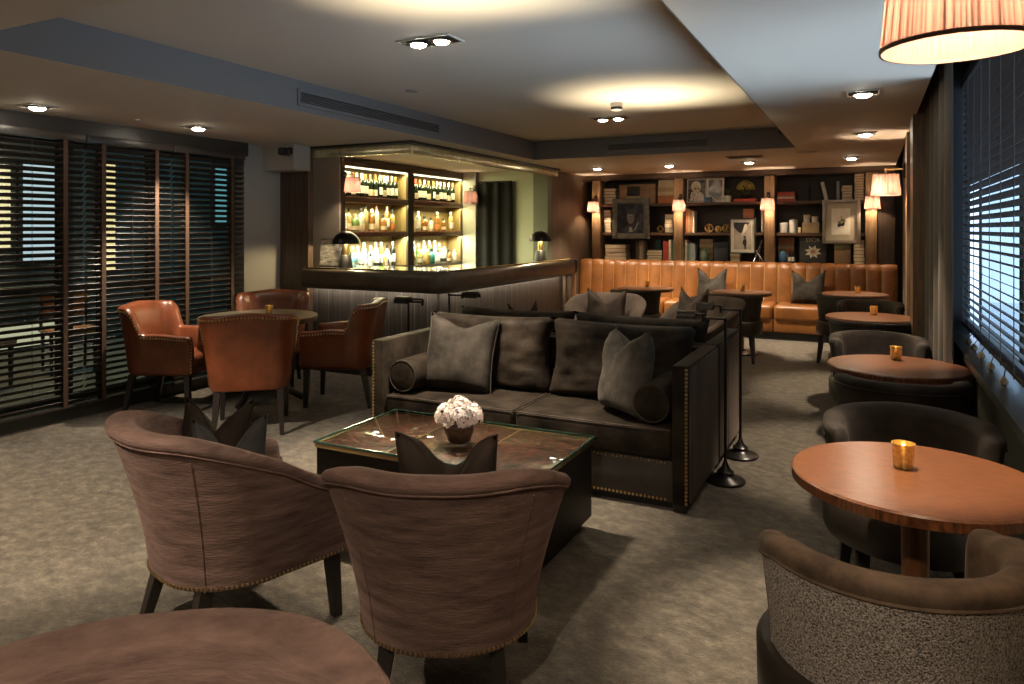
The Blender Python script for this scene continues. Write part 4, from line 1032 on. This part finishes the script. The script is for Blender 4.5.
# ------------------------------------------------------------------ bookcase
t = thing('bookcase', 'dark wall-wide bookcase with four uprights above the banquette', 'bookcase')
ZB, ZT = .95, 2.30; YF2, YB2 = 11.05, 11.40
UX = [-3.975, -2.64, -1.31, .015]
MB().box((-1.98, YB2 - .01, 1.66), (4.0, .02, 1.42)).build('back_panel', M['bayback'], t, False)
MB().box((-1.92, (YF2 + YB2) / 2 - .01, 2.325), (4.54, YB2 - YF2 + .04, .088), .004).build('header', M['darkwoodh'], t)
for x in UX: MB().box((x, 11.2, 1.64), (.14, .40, 1.28), .004).build('upright', M['upright'], t)
MB().box((.20, 11.2, 1.64), (.20, .36, 1.28)).build('end_panel', M['darkwood'], t, False)
for i in range(3):
    x0, x1 = UX[i] + .071, UX[i + 1] - .071
    for z in (1.905, 1.445): MB().box(((x0 + x1) / 2, 11.225, z - .0225), (x1 - x0, .33, .045), .003).build('shelf', M['darkwoodh'], t)
    MB().box(((x0 + x1) / 2, 11.2, .975), (x1 - x0, .38, .05), .003).build('bottom_shelf', M['darkwoodh'], t)
ZS = {2: 1.9055, 1: 1.4455, 0: 1.0005}
YO = 11.10    # front line of what stands on the shelves
rk = random.Random(5)
def book(name, x0, x1, y0, y1, z0, z1, m, label, group, spine='y', rot=0, lean=0):
    """one book: cover boards and spine (spine to the front), page block inside"""
    mb = MB(); cx, cy, cz = (x0 + x1) / 2, (y0 + y1) / 2, z0; w_, d, h = x1 - x0, y1 - y0, z1 - z0; c = .005
    if spine == 'flat':   # lying, spine towards the room
        mb.box((0, 0, c / 2), (w_, d, c)); mb.box((0, 0, h - c / 2), (w_, d, c)); mb.box((0, -d / 2 + c / 2, h / 2), (w_, c, h - .001), .001)
        mb.mi = 1; mb.box((0, .002, h / 2), (w_ - .012, d - .012, h - 2 * c))
    elif spine == 'pages':   # lying, page edges towards the room
        mb.box((0, 0, c / 2), (w_, d, c)); mb.box((0, 0, h - c / 2), (w_, d, c)); mb.box((0, d / 2 - c / 2, h / 2), (w_, c, h - .001))
        mb.mi = 1; mb.box((0, -.002, h / 2), (w_ - .012, d - .010, h - 2 * c))
    else:
        mb.box((-w_ / 2 + c / 2, 0, h / 2), (c, d, h)); mb.box((w_ / 2 - c / 2, 0, h / 2), (c, d, h)); mb.box((0, -d / 2 + c / 2, h / 2), (w_ - .001, c, h), .001)
        mb.mi = 1; mb.box((0, .002, h / 2 - .002), (w_ - 2 * c, d - .012, h - .012))
    o = mb.build('book', [m, M['page']], None, False); o.location = (cx, cy, cz); o.rotation_euler = (0, lean, rot); return tag(o, label, 'book', group)
def stack(x0, x1, z0, z1, mats, words, where, d=.22, mode='flat'):
    n = len(mats); h = (z1 - z0) / n
    for i, (mk, wd) in enumerate(zip(mats, words)):
        j = rk.uniform(0, .012); k = rk.uniform(0, .012)
        pos = 'only one' if n == 1 else 'lowest' if i == 0 else 'topmost' if i == n - 1 else ORD[i] + ' from bottom'
        book('book', x0 + j, x1 - k, YO + rk.uniform(0, .012), YO + d, z0 + i * h + .0006 * 0, z0 + (i + 1) * h - .0008, M['c_brownpaper' if mode == 'pages' and mk != 'ink' else 'c_' + mk], '%s book, %s of stack %s' % (wd, pos, where), 'book stack ' + where, mode)
def uprow(x0, x1, z0, hs, mats, words, where, d=.2):
    n = len(mats); w_ = (x1 - x0) / n
    for i in range(n):
        book('book', x0 + i * w_, x0 + (i + 1) * w_ - .0015, YO + rk.uniform(0, .015), YO + d, z0, z0 + hs[i % len(hs)], M['c_' + mats[i]], '%s book, %s in the row %s' % (words[i], ORD[i], where), 'standing books ' + where)
IV = 'ivory'
stack(-3.89, -3.67, ZS[2], 2.16, ['ink', 'ivory', 'ink', 'ivory', 'ink'], ['black', 'white', 'black', 'white', 'black'], 'at the top left corner of the bookcase', .2, 'pages')
stack(-2.99, -2.73, ZS[2], 2.27, ['orange', 'rust', 'cream', 'tanpaper', 'cream', 'cream'], ['orange', 'rust red', 'cream', 'tan', 'cream', 'pale cream'], 'beside the second upright, top shelf', .22)
stack(-3.885, -3.75, ZS[1], 1.81, [IV] * 7, ['lamp-lit ivory'] * 7, 'left of the dark framed portrait', .2, 'pages')
stack(-2.885, -2.735, ZS[1], 1.73, [IV, 'cream', IV, 'cream'], ['white', 'cream', 'white', 'pale cream'], 'left of the second upright on the middle shelf', .2, 'pages')
stack(-3.87, -3.50, ZS[0], 1.25, [IV, 'grey', IV, 'ivory'], ['white', 'grey', 'white', 'pale white'], 'at the bottom left corner of the bookcase', .24, 'pages')
stack(-3.17, -2.92, ZS[0], 1.165, [IV, 'ink', IV, IV], ['white', 'black', 'white', 'white'], 'beside the log on the bottom shelf', .24, 'pages')
uprow(-2.905, -2.725, ZS[0], [.31, .30, .33, .32], ['red', 'red', 'ivory', 'green'], ['red', 'dark red', 'white', 'dark green'], 'left of the second upright on the bottom shelf')
for i in range(2):
    book('book', -3.10 + i * .05, -3.055 + i * .05, YO + .26, YO + .29, ZS[0], ZS[0] + .33, M['c_teal'], 'dark teal book standing behind the white pile, %s from the left' % ORD[i], 'teal books')
uprow(-2.55, -2.415, ZS[1], [.37, .36, .35, .33], ['rust', 'tanpaper', 'orange', 'ivory'], ['rust', 'tan', 'orange', 'white'], 'right of the second upright on the middle shelf')
uprow(-2.56, -2.40, ZS[0], [.33, .27, .29, .28, .26], ['ivory', 'green', 'greyblue', 'grey', 'greyblue'], ['white', 'green', 'grey blue', 'grey', 'slate blue'], 'right of the second upright on the bottom shelf')
stack(-2.365, -2.145, 1.20, 1.35, ['tanpaper', 'cream', 'brownpaper', 'tanpaper', 'cream'], ['tan', 'cream', 'brown', 'tan', 'pale cream'], 'above the green glass globe', .26) if 0 else None
stack(-2.365, -2.15, ZS[0], 1.345, ['brownpaper', 'tanpaper', 'brownpaper', 'tanpaper', 'olive', 'tanpaper', 'brownpaper', 'tanpaper'], ['brown', 'tan', 'brown', 'tan', 'olive', 'tan', 'brown', 'tan'], 'behind the green glass globe', .25)
for q in [o for o in COL.objects if o.name.startswith('book') and 'behind the green glass globe' in o.get('label', '')]: q.location.y += .10
stack(-1.885, -1.735, ZS[0], 1.145, ['cream', 'tanpaper', 'cream'], ['cream', 'tan', 'pale cream'], 'under the white-matted dancer photograph', .2)
stack(-1.84, -1.50, ZS[2], 1.955, ['red'], ['red'], 'under the dried yellow flowers', .2)
stack(-1.225, -.97, ZS[2], 2.04, ['red', 'ivory', 'rust', 'red'], ['red', 'white', 'rust', 'bright red'], 'right of the third upright on the top shelf', .22)
stack(-.365, -.215, ZS[2], 2.115, ['tanpaper', 'cream', 'tanpaper', 'cream', 'tanpaper'], ['tan', 'cream', 'tan', 'cream', 'tan'], 'beside the tallest stack at the top right', .2, 'pages')
stack(-.205, -.063, ZS[2], 2.275, ['cream', 'tanpaper'] * 5, ['cream', 'tan'] * 5, 'that is tallest, top right shelf', .2, 'pages')
stack(-1.215, -.99, ZS[0], 1.375, ['rust', 'brownpaper', 'tanpaper', 'brownpaper', 'rust', 'tanpaper', 'brownpaper', 'rust', 'brownpaper'], ['rust', 'brown', 'tan', 'brown', 'rust', 'tan', 'brown', 'rust', 'brown'], 'behind the blue vase', .25)
for q in [o for o in COL.objects if o.name.startswith('book') and 'behind the blue vase' in o.get('label', '')]: q.location.y += .10
stack(-.215, -.063, ZS[0], 1.345, [IV, 'cream', 'tanpaper', IV, 'cream', IV, IV], ['white', 'cream', 'tan', 'white', 'cream', 'white', 'white'], 'left of the rightmost upright on the bottom shelf', .2, 'pages')
book('book', -.575, -.53, YO, YO + .19, ZS[2], ZS[2] + .27, M['c_ivory'], 'white book leaning to the left on the top shelf above the large frame', None, lean=-.22)
book('book', -.425, -.385, YO, YO + .19, ZS[2], ZS[2] + .27, M['c_greyblue'], 'grey blue book standing alone on the top shelf above the large frame', None)
book('book', -.95 + .005, -.80, YO + .2, YO + .27, ZS[2], ZS[2] + .22, M['c_ink'], 'large black book standing behind the red stack on the top shelf', None)

# framed pictures
def frame(label, x, y, z0, w_, h, fw, fd, fm, matm, mw, prints, lean=0, name='framed_picture'):
    t = thing(name, label, 'picture', (x, y, z0)); t.rotation_euler = (-lean, 0, 0)
    f = MB()
    for sx in (-1, 1): f.box((sx * (w_ / 2 - fw / 2), 0, h / 2), (fw, fd, h), .004)
    for z in (fw / 2, h - fw / 2): f.box((0, 0, z), (w_ - 2 * fw + .002, fd, fw), .004)
    f.build('frame', fm, t)
    MB().box((0, .006, h / 2), (w_ - 2 * fw + .004, .008, h - 2 * fw + .004)).build('mat_board', matm, t, False)
    prints(t, -.000, fw + mw, h - fw - mw, w_ - 2 * fw - 2 * mw); return t
def poly(V, y, m, name, t, th=.002):
    n = len(V); mb = MB(); mb.add([(x, y, z) for x, z in V] + [(x, y - th, z) for x, z in V], [tuple(range(n)), tuple(reversed(range(n, 2 * n)))] + [(i, (i + 1) % n, n + (i + 1) % n, n + i) for i in range(n)])
    return mb.build(name, m, t, False)
def ell(cx, cz, a, b, n=20, rot=0): return [(cx + a * math.cos(q) * math.cos(rot) - b * math.sin(q) * math.sin(rot), cz + a * math.cos(q) * math.sin(rot) + b * math.sin(q) * math.cos(rot)) for q in [2 * PI * k / n for k in range(n)]]
def pr_portrait(t, y, z0, z1, w_):
    zc = (z0 + z1) / 2; h = z1 - z0
    p = MB().box((0, y, zc), (w_, .004, h)).build('print', photo_mat('portrait_ground', ((.012, .012, .018), (.06, .06, .09)), 9, 2), t, False)
    poly([(-.12, z0), (.13, z0), (.10, z0 + .09), (.04, z0 + .13), (-.04, z0 + .13), (-.10, z0 + .08)], y - .003, M['c_ink'], 'coat', p)
    poly([(-.035, z0 + .01), (.035, z0 + .01), (.02, z0 + .09), (-.02, z0 + .09)], y - .0055, M['c_grey'], 'collar', p)
    poly(ell(0, zc + .02, .062, .105), y - .0075, mat('face_tone', (.19, .15, .15), .5, var=.6, vscale=18), 'face', p)
    poly(ell(0, zc + .11, .068, .04), y - .0095, M['c_ink'], 'hair', p); poly(ell(-.015, zc + .055, .04, .014), y - .0115, M['c_greyblue'], 'brow_light', p)
    poly([(.05, z0 + .03), (.07, z0 + .03), (.13, z0 + .16), (.12, z0 + .17)], y - .0055, M['c_grey'], 'lapel', p)
fr_old = mat('weathered_frame', (.09, .088, .07), .4, var=.5, vscale=20)
frame('dark weathered frame with a shadowy portrait, hung before the left bay', -3.40, 11.02, 1.345, .60, .64, .085, .05, fr_old, M['c_ink'], .012, pr_portrait)
def pr_dancer(t, y, z0, z1, w_):
    zc = (z0 + z1) / 2; h = z1 - z0
    p = MB().box((0, y, zc), (w_, .004, h)).build('print', mat('sepia_ground', (.42, .38, .32), .5, var=.3, vscale=4), t, False)
    poly([(-w_ / 2, z1), (w_ / 2 - .02, z1), (.05, z1 - .06), (-.02, z1 - .16), (-.06, z1 - .14), (-w_ / 2, z1 - .07)], y - .003, M['c_ink'], 'dark_shape', p)
    poly([(.015, z0 + .15), (.05, z0 + .16), (.06, z0 + .11), (.05, z0 + .03), (.055, z0 + .004), (.03, z0 + .004), (.025, z0 + .05), (.0, z0 + .09)], y - .0035, M['c_ink'], 'figure', p)
    poly(ell(.032, z0 + .18, .016, .02), y - .004, M['c_ink'], 'head', p)
    poly([(.03, z1 - .03), (.06, z1 - .02), (.07, z1 - .10), (-.01, z0 + .2), (-.02, z0 + .19)], y - .0055, M['c_ivory'], 'light_shape', p)
frame('white-matted dancer photograph in a thin black frame, hung before the middle bay', -1.69, 11.02, 1.135, .375, .525, .018, .04, M['black'], M['c_ivory'], .045, pr_dancer)
def pr_botanic(t, y, z0, z1, w_):
    zc = (z0 + z1) / 2; h = z1 - z0
    p = MB().box((-.005, y, zc), (w_, .004, h)).build('print', M['c_ivory'], t, False)
    r_ = random.Random(4)
    for k in range(7): poly(ell(r_.uniform(-.035, .035), zc - .01 + r_.uniform(-.045, .04), .03, .022, 12, r_.uniform(0, 3)), y - .003 - k * .0004, M['c_olive'] if k % 2 else M['c_ink'], 'leaf_shape', p)
    poly([(-.004, zc), (.004, zc), (.006, zc + .085), (-.002, zc + .085)], y - .003, M['c_ink'], 'stem_shape', p)
frame('large pewter frame with a small dark botanical print, hung before the right bay', -.36, 11.015, 1.295, .485, .615, .048, .045, mat('pewter_frame', (.30, .26, .22), .35, metal=.5, var=.2), mat('warm_mat', (.45, .40, .30), .7), .075, pr_botanic)
def pr_photo(seed, cols, sc):
    def f(t, y, z0, z1, w_):
        MB().box((0, y, (z0 + z1) / 2), (w_, .004, z1 - z0)).build('print', photo_mat('print_%d' % seed, cols, sc, seed), t, False)
    return f
def pr_headscarf(t, y, z0, z1, w_):
    zc = (z0 + z1) / 2
    p = MB().box((0, y, zc), (w_, .004, z1 - z0)).build('print', photo_mat('dark_print', ((.02, .018, .016), (.14, .12, .11)), 12, 3), t, False)
    poly([(-.11, z0 + .005), (.13, z0 + .005), (.10, z0 + .12), (.03, z0 + .16), (-.08, z0 + .15)], y - .003, mat('speckled_coat', (.10, .09, .08), .6, col2=(.75, .70, .62), var=.5, kind='voronoi', vscale=40), 'coat', p)
    poly(ell(-.01, zc + .065, .075, .085), y - .005, M['c_ivory'], 'hat', p); poly(ell(.0, zc + .03, .055, .055), y - .007, M['c_cream'], 'face', p)
    for sx in (-1, 1): poly(ell(sx * .024 + .004, zc + .03, .016, .012), y - .009, M['c_ink'], 'eye_shadow', p)
frame('black and white photograph of a figure in a pale hat on the top shelf', -2.395, YO + .06, ZS[2], .30, .37, .014, .025, M['c_ivory'], M['c_ivory'], .004, pr_headscarf, .06)
frame('white-framed grey photograph right of the pale hat photograph on the top shelf', -2.115, YO + .07, ZS[2], .265, .375, .030, .025, M['c_ivory'], M['c_ivory'], .0, pr_photo(8, ((.03, .028, .028), (.45, .40, .36)), 7), .06)
# other shelf things
def box_thing(name, x0, x1, z0, z1, m, label, cat, d=.2, yo=0, lid=True, lm=None, a=0):
    t = thing(name, label, cat, ((x0 + x1) / 2, YO + yo + d / 2, z0), a); w_, h = x1 - x0, z1 - z0; lh = h * .28 if lid else 0
    MB().box((0, 0, (h - lh) / 2), (w_ - .006, d - .006, h - lh), .004).build('body', m, t)
    if lid: MB().box((0, 0, h - lh / 2 + .0005), (w_, d, lh), .005).build('lid', lm or m, t)
    return t
t = box_thing('wooden_cabinet_box', -3.63, -3.03, ZS[2], 2.215, M['c_brownpaper'], 'wide brown wooden box with a dark square panel on the top left shelf', 'box', .22, .03)
MB().box((-.06, -.112, .20), (.21, .012, .15), .003).build('dark_panel', M['c_ink'], t); MB().box((-.06, -.118, .095), (.24, .02, .045), .003).build('pale_strip', M['c_cream'], t)
box_thing('small_box', -2.265, -2.15, ZS[2], 1.985, M['c_blue'], 'small dark blue box before the photographs on the top shelf', 'box', .05, -.035)
def pot(name, x, y, z, prof, m, label, cat, seg=24):
    t = thing(name, label, cat, (x, y, z)); MB().lathe(prof, (0, 0, 0), seg).build('vessel', m, t); return t
t = pot('potted_plant', -1.93, YO + .07, ZS[2], [(.045, 0), (.05, .005), (.058, .10), (.05, .10), (.046, .08), (0, .08)], M['c_ivory'], 'small green plant in a white pot on the top shelf', 'plant')
mb = MB(); rr_ = random.Random(2)
for k in range(26):
    q = rr_.uniform(0, 2 * PI); l = rr_.uniform(.05, .15); d = Vector((math.cos(q) * .35, math.sin(q) * .35, 1)).normalized(); c = Vector((0, 0, .085)); s_ = Vector((-math.sin(q), math.cos(q), 0)) * .011
    mb.add([c, c + d * l * .5 + s_, c + d * l, c + d * l * .5 - s_], [(0, 1, 2, 3)])
mb.build('leaves', M['leaf'], t, False)
t = thing('dried_flowers', 'mound of dried yellow flowers in a low dark bowl on the top shelf', 'flowers', (-1.67, YO + .12, 1.956))
MB().lathe([(.05, 0), (.07, .01), (.10, .06), (.09, .06), (.06, .03), (0, .03)], (0, 0, 0), 24).build('bowl', M['black'], t)
mb = MB()
for k in range(150):
    u = rr_.uniform(-.1, 1); q = rr_.uniform(0, 2 * PI); s_ = math.sqrt(max(0, 1 - u * u)); mb.ball((.135 * s_ * math.cos(q) * rr_.uniform(.7, 1), .1 * s_ * math.sin(q), .15 + .12 * u * rr_.uniform(.8, 1.05)), rr_.uniform(.009, .016), seg=6, rings=4)
mb.build('flower_mass', M['yellowflower'], t, False)
mb = MB()
for k in range(14): q = k * .45; mb.tube([(0, 0, .03), (.08 * math.cos(q), .06 * math.sin(q), .15)], .002, 4)
mb.build('stems', M['leaf'], t)
t = thing('wooden_log', 'upright section of a grey-brown log on the bottom shelf', 'log', (-3.29, YO + .13, ZS[0]))
seg = 28; R_ = []
for z, k in ((0, 1.02), (.1, .95), (.2, .97), (.31, 1)): R_.append([(.095 * k * (1 + .07 * math.sin(3 * q) + .05 * math.sin(7 * q + z * 5)) * math.cos(q), .095 * k * (1 + .07 * math.sin(3 * q) + .05 * math.sin(7 * q)) * math.sin(q), z) for q in [2 * PI * i / seg for i in range(seg)]])
MB().rings(R_).build('bark', mat('log_bark', (.15, .12, .08), .8, var=.5, vscale=9, stretch=(3, 3, .8)), t)
MB().cyl((0, 0, .31), .08, .003, 24).build('cut_face', M['c_tanpaper'], t)
def knot(x, z, r_, label):
    t = thing('gold_ornament', label, 'ornament', (x, YO + .08, z + r_), rk.uniform(0, 3), 'gold ring ornaments')
    for rx in (0, PI / 2, PI / 4):
        mb = MB(); mb.tube([(r_ * .85 * math.cos(q), r_ * .85 * math.sin(q), 0) for q in [2 * PI * k / 24 for k in range(24)]], r_ * .15, 8, True)
        o = mb.build('ring', M['brass'], t); o.rotation_euler = (rx, PI / 2 if rx == 0 else rx, 0)
    return t
knot(-2.965, ZS[1], .055, 'small gold ring ornament right of the dark framed portrait')
knot(-2.21, ZS[1], .068, 'gold ring ornament on the middle bay shelf, left one of three'); knot(-2.07, ZS[1], .052, 'gold ring ornament on the middle bay shelf, small one in the middle of three'); knot(-1.945, ZS[1], .068, 'gold ring ornament on the middle bay shelf, next to the dancer photograph')
box_thing('leather_box', -2.13, -1.915, ZS[0], 1.295, M['c_ink'], 'black lidded box on the bottom shelf, middle bay', 'box', .22, .04)
t = box_thing('wooden_box', -1.705, -1.545, 1.66, 1.80, M['c_rust'], 'small rust wooden box seen above the dancer photograph', 'box', .16, .06)
t = thing('box_stand', 'dark plinth under the small rust wooden box', 'stand', (-1.625, YO + .14, ZS[1])); MB().box((0, 0, .006), (.17, .17, .012), .003).build('foot', M['black'], t); MB().box((0, 0, .107), (.11, .11, .19), .004).build('shaft', M['black'], t); MB().box((0, 0, .208), (.16, .16, .0115), .003).build('top_plate', M['black'], t)
t = pot('tall_candle', -1.425, YO + .06, ZS[1], [(.02, 0), (.02, .35), (.005, .356), (0, .356)], M['c_ivory'], 'tall ivory candle beside the third upright', 'candle'); MB().tube([(0, 0, .355), (.002, 0, .37)], .0015, 5).build('wick', M['black'], t)
t = pot('glass_globe', -2.27, YO + .035, ZS[0], [(.03, 0), (.045, .008), (.06, .05), (.066, .09), (.055, .135), (.025, .16), (.02, .19), (.026, .20), (0, .20)], mat('green_glass', (.16, .25, .18), .08, trans=.4, coat=1), 'green glass globe bottle before the tan book stack', 'vase')
t = thing('cross_ornament', 'silver crossed ornament beside the third upright on the bottom shelf', 'ornament', (-1.485, YO + .08, ZS[0]))
mb = MB(); mb.tube([(-.07, 0, .008), (.05, 0, .33)], .012, 8); mb.tube([(.07, 0, .008), (-.05, 0, .2)], .012, 8); mb.tube([(0, .07, .008), (.02, -.02, .25)], .010, 8); mb.build('rods', M['chrome'], t); MB().ball((.05, 0, .33), .016).build('finial', M['chrome'], t)
def tin(x, r_, h, label, m, g):
    t = thing('storage_tin', label, 'tin', (x, YO + .09, ZS[1]), 0, g); MB().lathe([(r_ - .003, 0), (r_, .003), (r_, h * .72), (0, h * .72)], (0, 0, 0), 28).build('body', m, t)
    MB().lathe([(r_ + .003, h * .72), (r_ + .003, h * .9), (r_ * .8, h * .96), (.012, h * .97), (.012, h), (0, h)], (0, 0, 0), 28).build('lid', m, t); return t
tin(-1.13, .06, .155, 'shorter silver tin right of the third upright', M['c_silver'], 'silver tins'); tin(-1.0, .058, .20, 'taller silver tin beside the wooden box', M['c_silver'], 'silver tins')
box_thing('small_box', -.94, -.895, ZS[1], 1.525, M['c_cream'], 'tiny cream box between the tins and the wooden box', 'box', .06, .06)
box_thing('wooden_box', -.88, -.645, ZS[1], 1.595, M['c_tanpaper'], 'tan wooden box under two white canisters', 'box', .18, .02, lid=False)
def can(x, r_, h, label):
    t = thing('canister', label, 'canister', (x, YO + .11, 1.5955), 0, 'white canisters on the tan box'); MB().cyl((0, 0, 0), r_, h * .8, 24).build('body', M['c_ivory'], t); MB().lathe([(r_ + .003, h * .8), (r_ + .003, h), (0, h)], (0, 0, 0), 24).build('lid', M['c_cream'], t)
can(-.82, .043, .11, 'taller white canister on the tan wooden box'); can(-.713, .043, .085, 'shorter white canister on the tan wooden box')
pot('blue_vase', -1.145, YO + .035, ZS[0], [(.035, 0), (.05, .01), (.066, .07), (.066, .12), (.045, .165), (.03, .18), (.034, .195), (.028, .195), (0, .18)], mat('blue_glaze', (.03, .12, .26), .15, coat=1), 'round dark blue vase before the brown book stack', 'vase')
for i, x in enumerate((-1.045, -.995)):
    t = thing('ink_bottle', 'small dark bottle with white label right of the blue vase, %s' % ['left one', 'right one'][i], 'bottle', (x, YO + .03, ZS[0]), -PI / 2, 'small dark bottles')
    MB().lathe([(.02, 0), (.022, .004), (.022, .12), (.009, .145), (.009, .18), (0, .18)], (0, 0, 0), 16).build('body', GM['black'], t); MB().grid(lambda u, v: (.0228 * math.cos((u - .5) * 2.6), .0228 * math.sin((u - .5) * 2.6), .03 + .06 * v), 8, 1).build('paper_label', M['c_ivory'], t)
# large book shown cover out
t = thing('display_book', 'large dark book shown cover out with a white flower and lettering', 'book', (-.735, YO + .06, ZS[0])); t.rotation_euler = (-.12, 0, 0)
MB().box((0, 0, .195), (.355, .03, .385), .003).build('cover', mat('dark_cover', (.035, .035, .033), .4, var=.4), t)
for k in range(16):
    q = k * 2 * PI / 16 + .1; l = .115 if k % 2 else .085
    poly([(.02 * math.cos(q - .3), .17 + .02 * math.sin(q - .3)), (l * .7 * math.cos(q - .2), .17 + l * .6 * math.sin(q - .2)), (l * math.cos(q), .17 + l * .85 * math.sin(q)), (l * .7 * math.cos(q + .2), .17 + l * .6 * math.sin(q + .2))], -.0155 - .0004 * (k % 3), M['c_ivory'] if k % 2 else M['c_cream'], 'petal', t)
poly(ell(0, .17, .022, .02), -.018, M['c_rust'], 'flower_centre', t)
cu = bpy.data.curves.new('title', 'FONT'); cu.body = 'DIOR'; cu.size = .078; cu.align_x = 'CENTER'; cu.extrude = .0008
o_ = bpy.data.objects.new('title_source', cu); COL.objects.link(o_); bpy.context.view_layer.update(); me_ = bpy.data.meshes.new_from_object(o_); bpy.data.objects.remove(o_)
o = bpy.data.objects.new('title_lettering', me_); COL.objects.link(o); o.parent = t; o.location = (0, -.0165, .315); o.rotation_euler = (PI / 2, 0, 0); me_.materials.append(M['c_cream'])
box_thing('brown_box', -.455, -.24, ZS[0], 1.295, M['c_brownpaper'], 'tall brown box under the large pewter frame', 'box', .2, .02, lm=M['c_olive'])
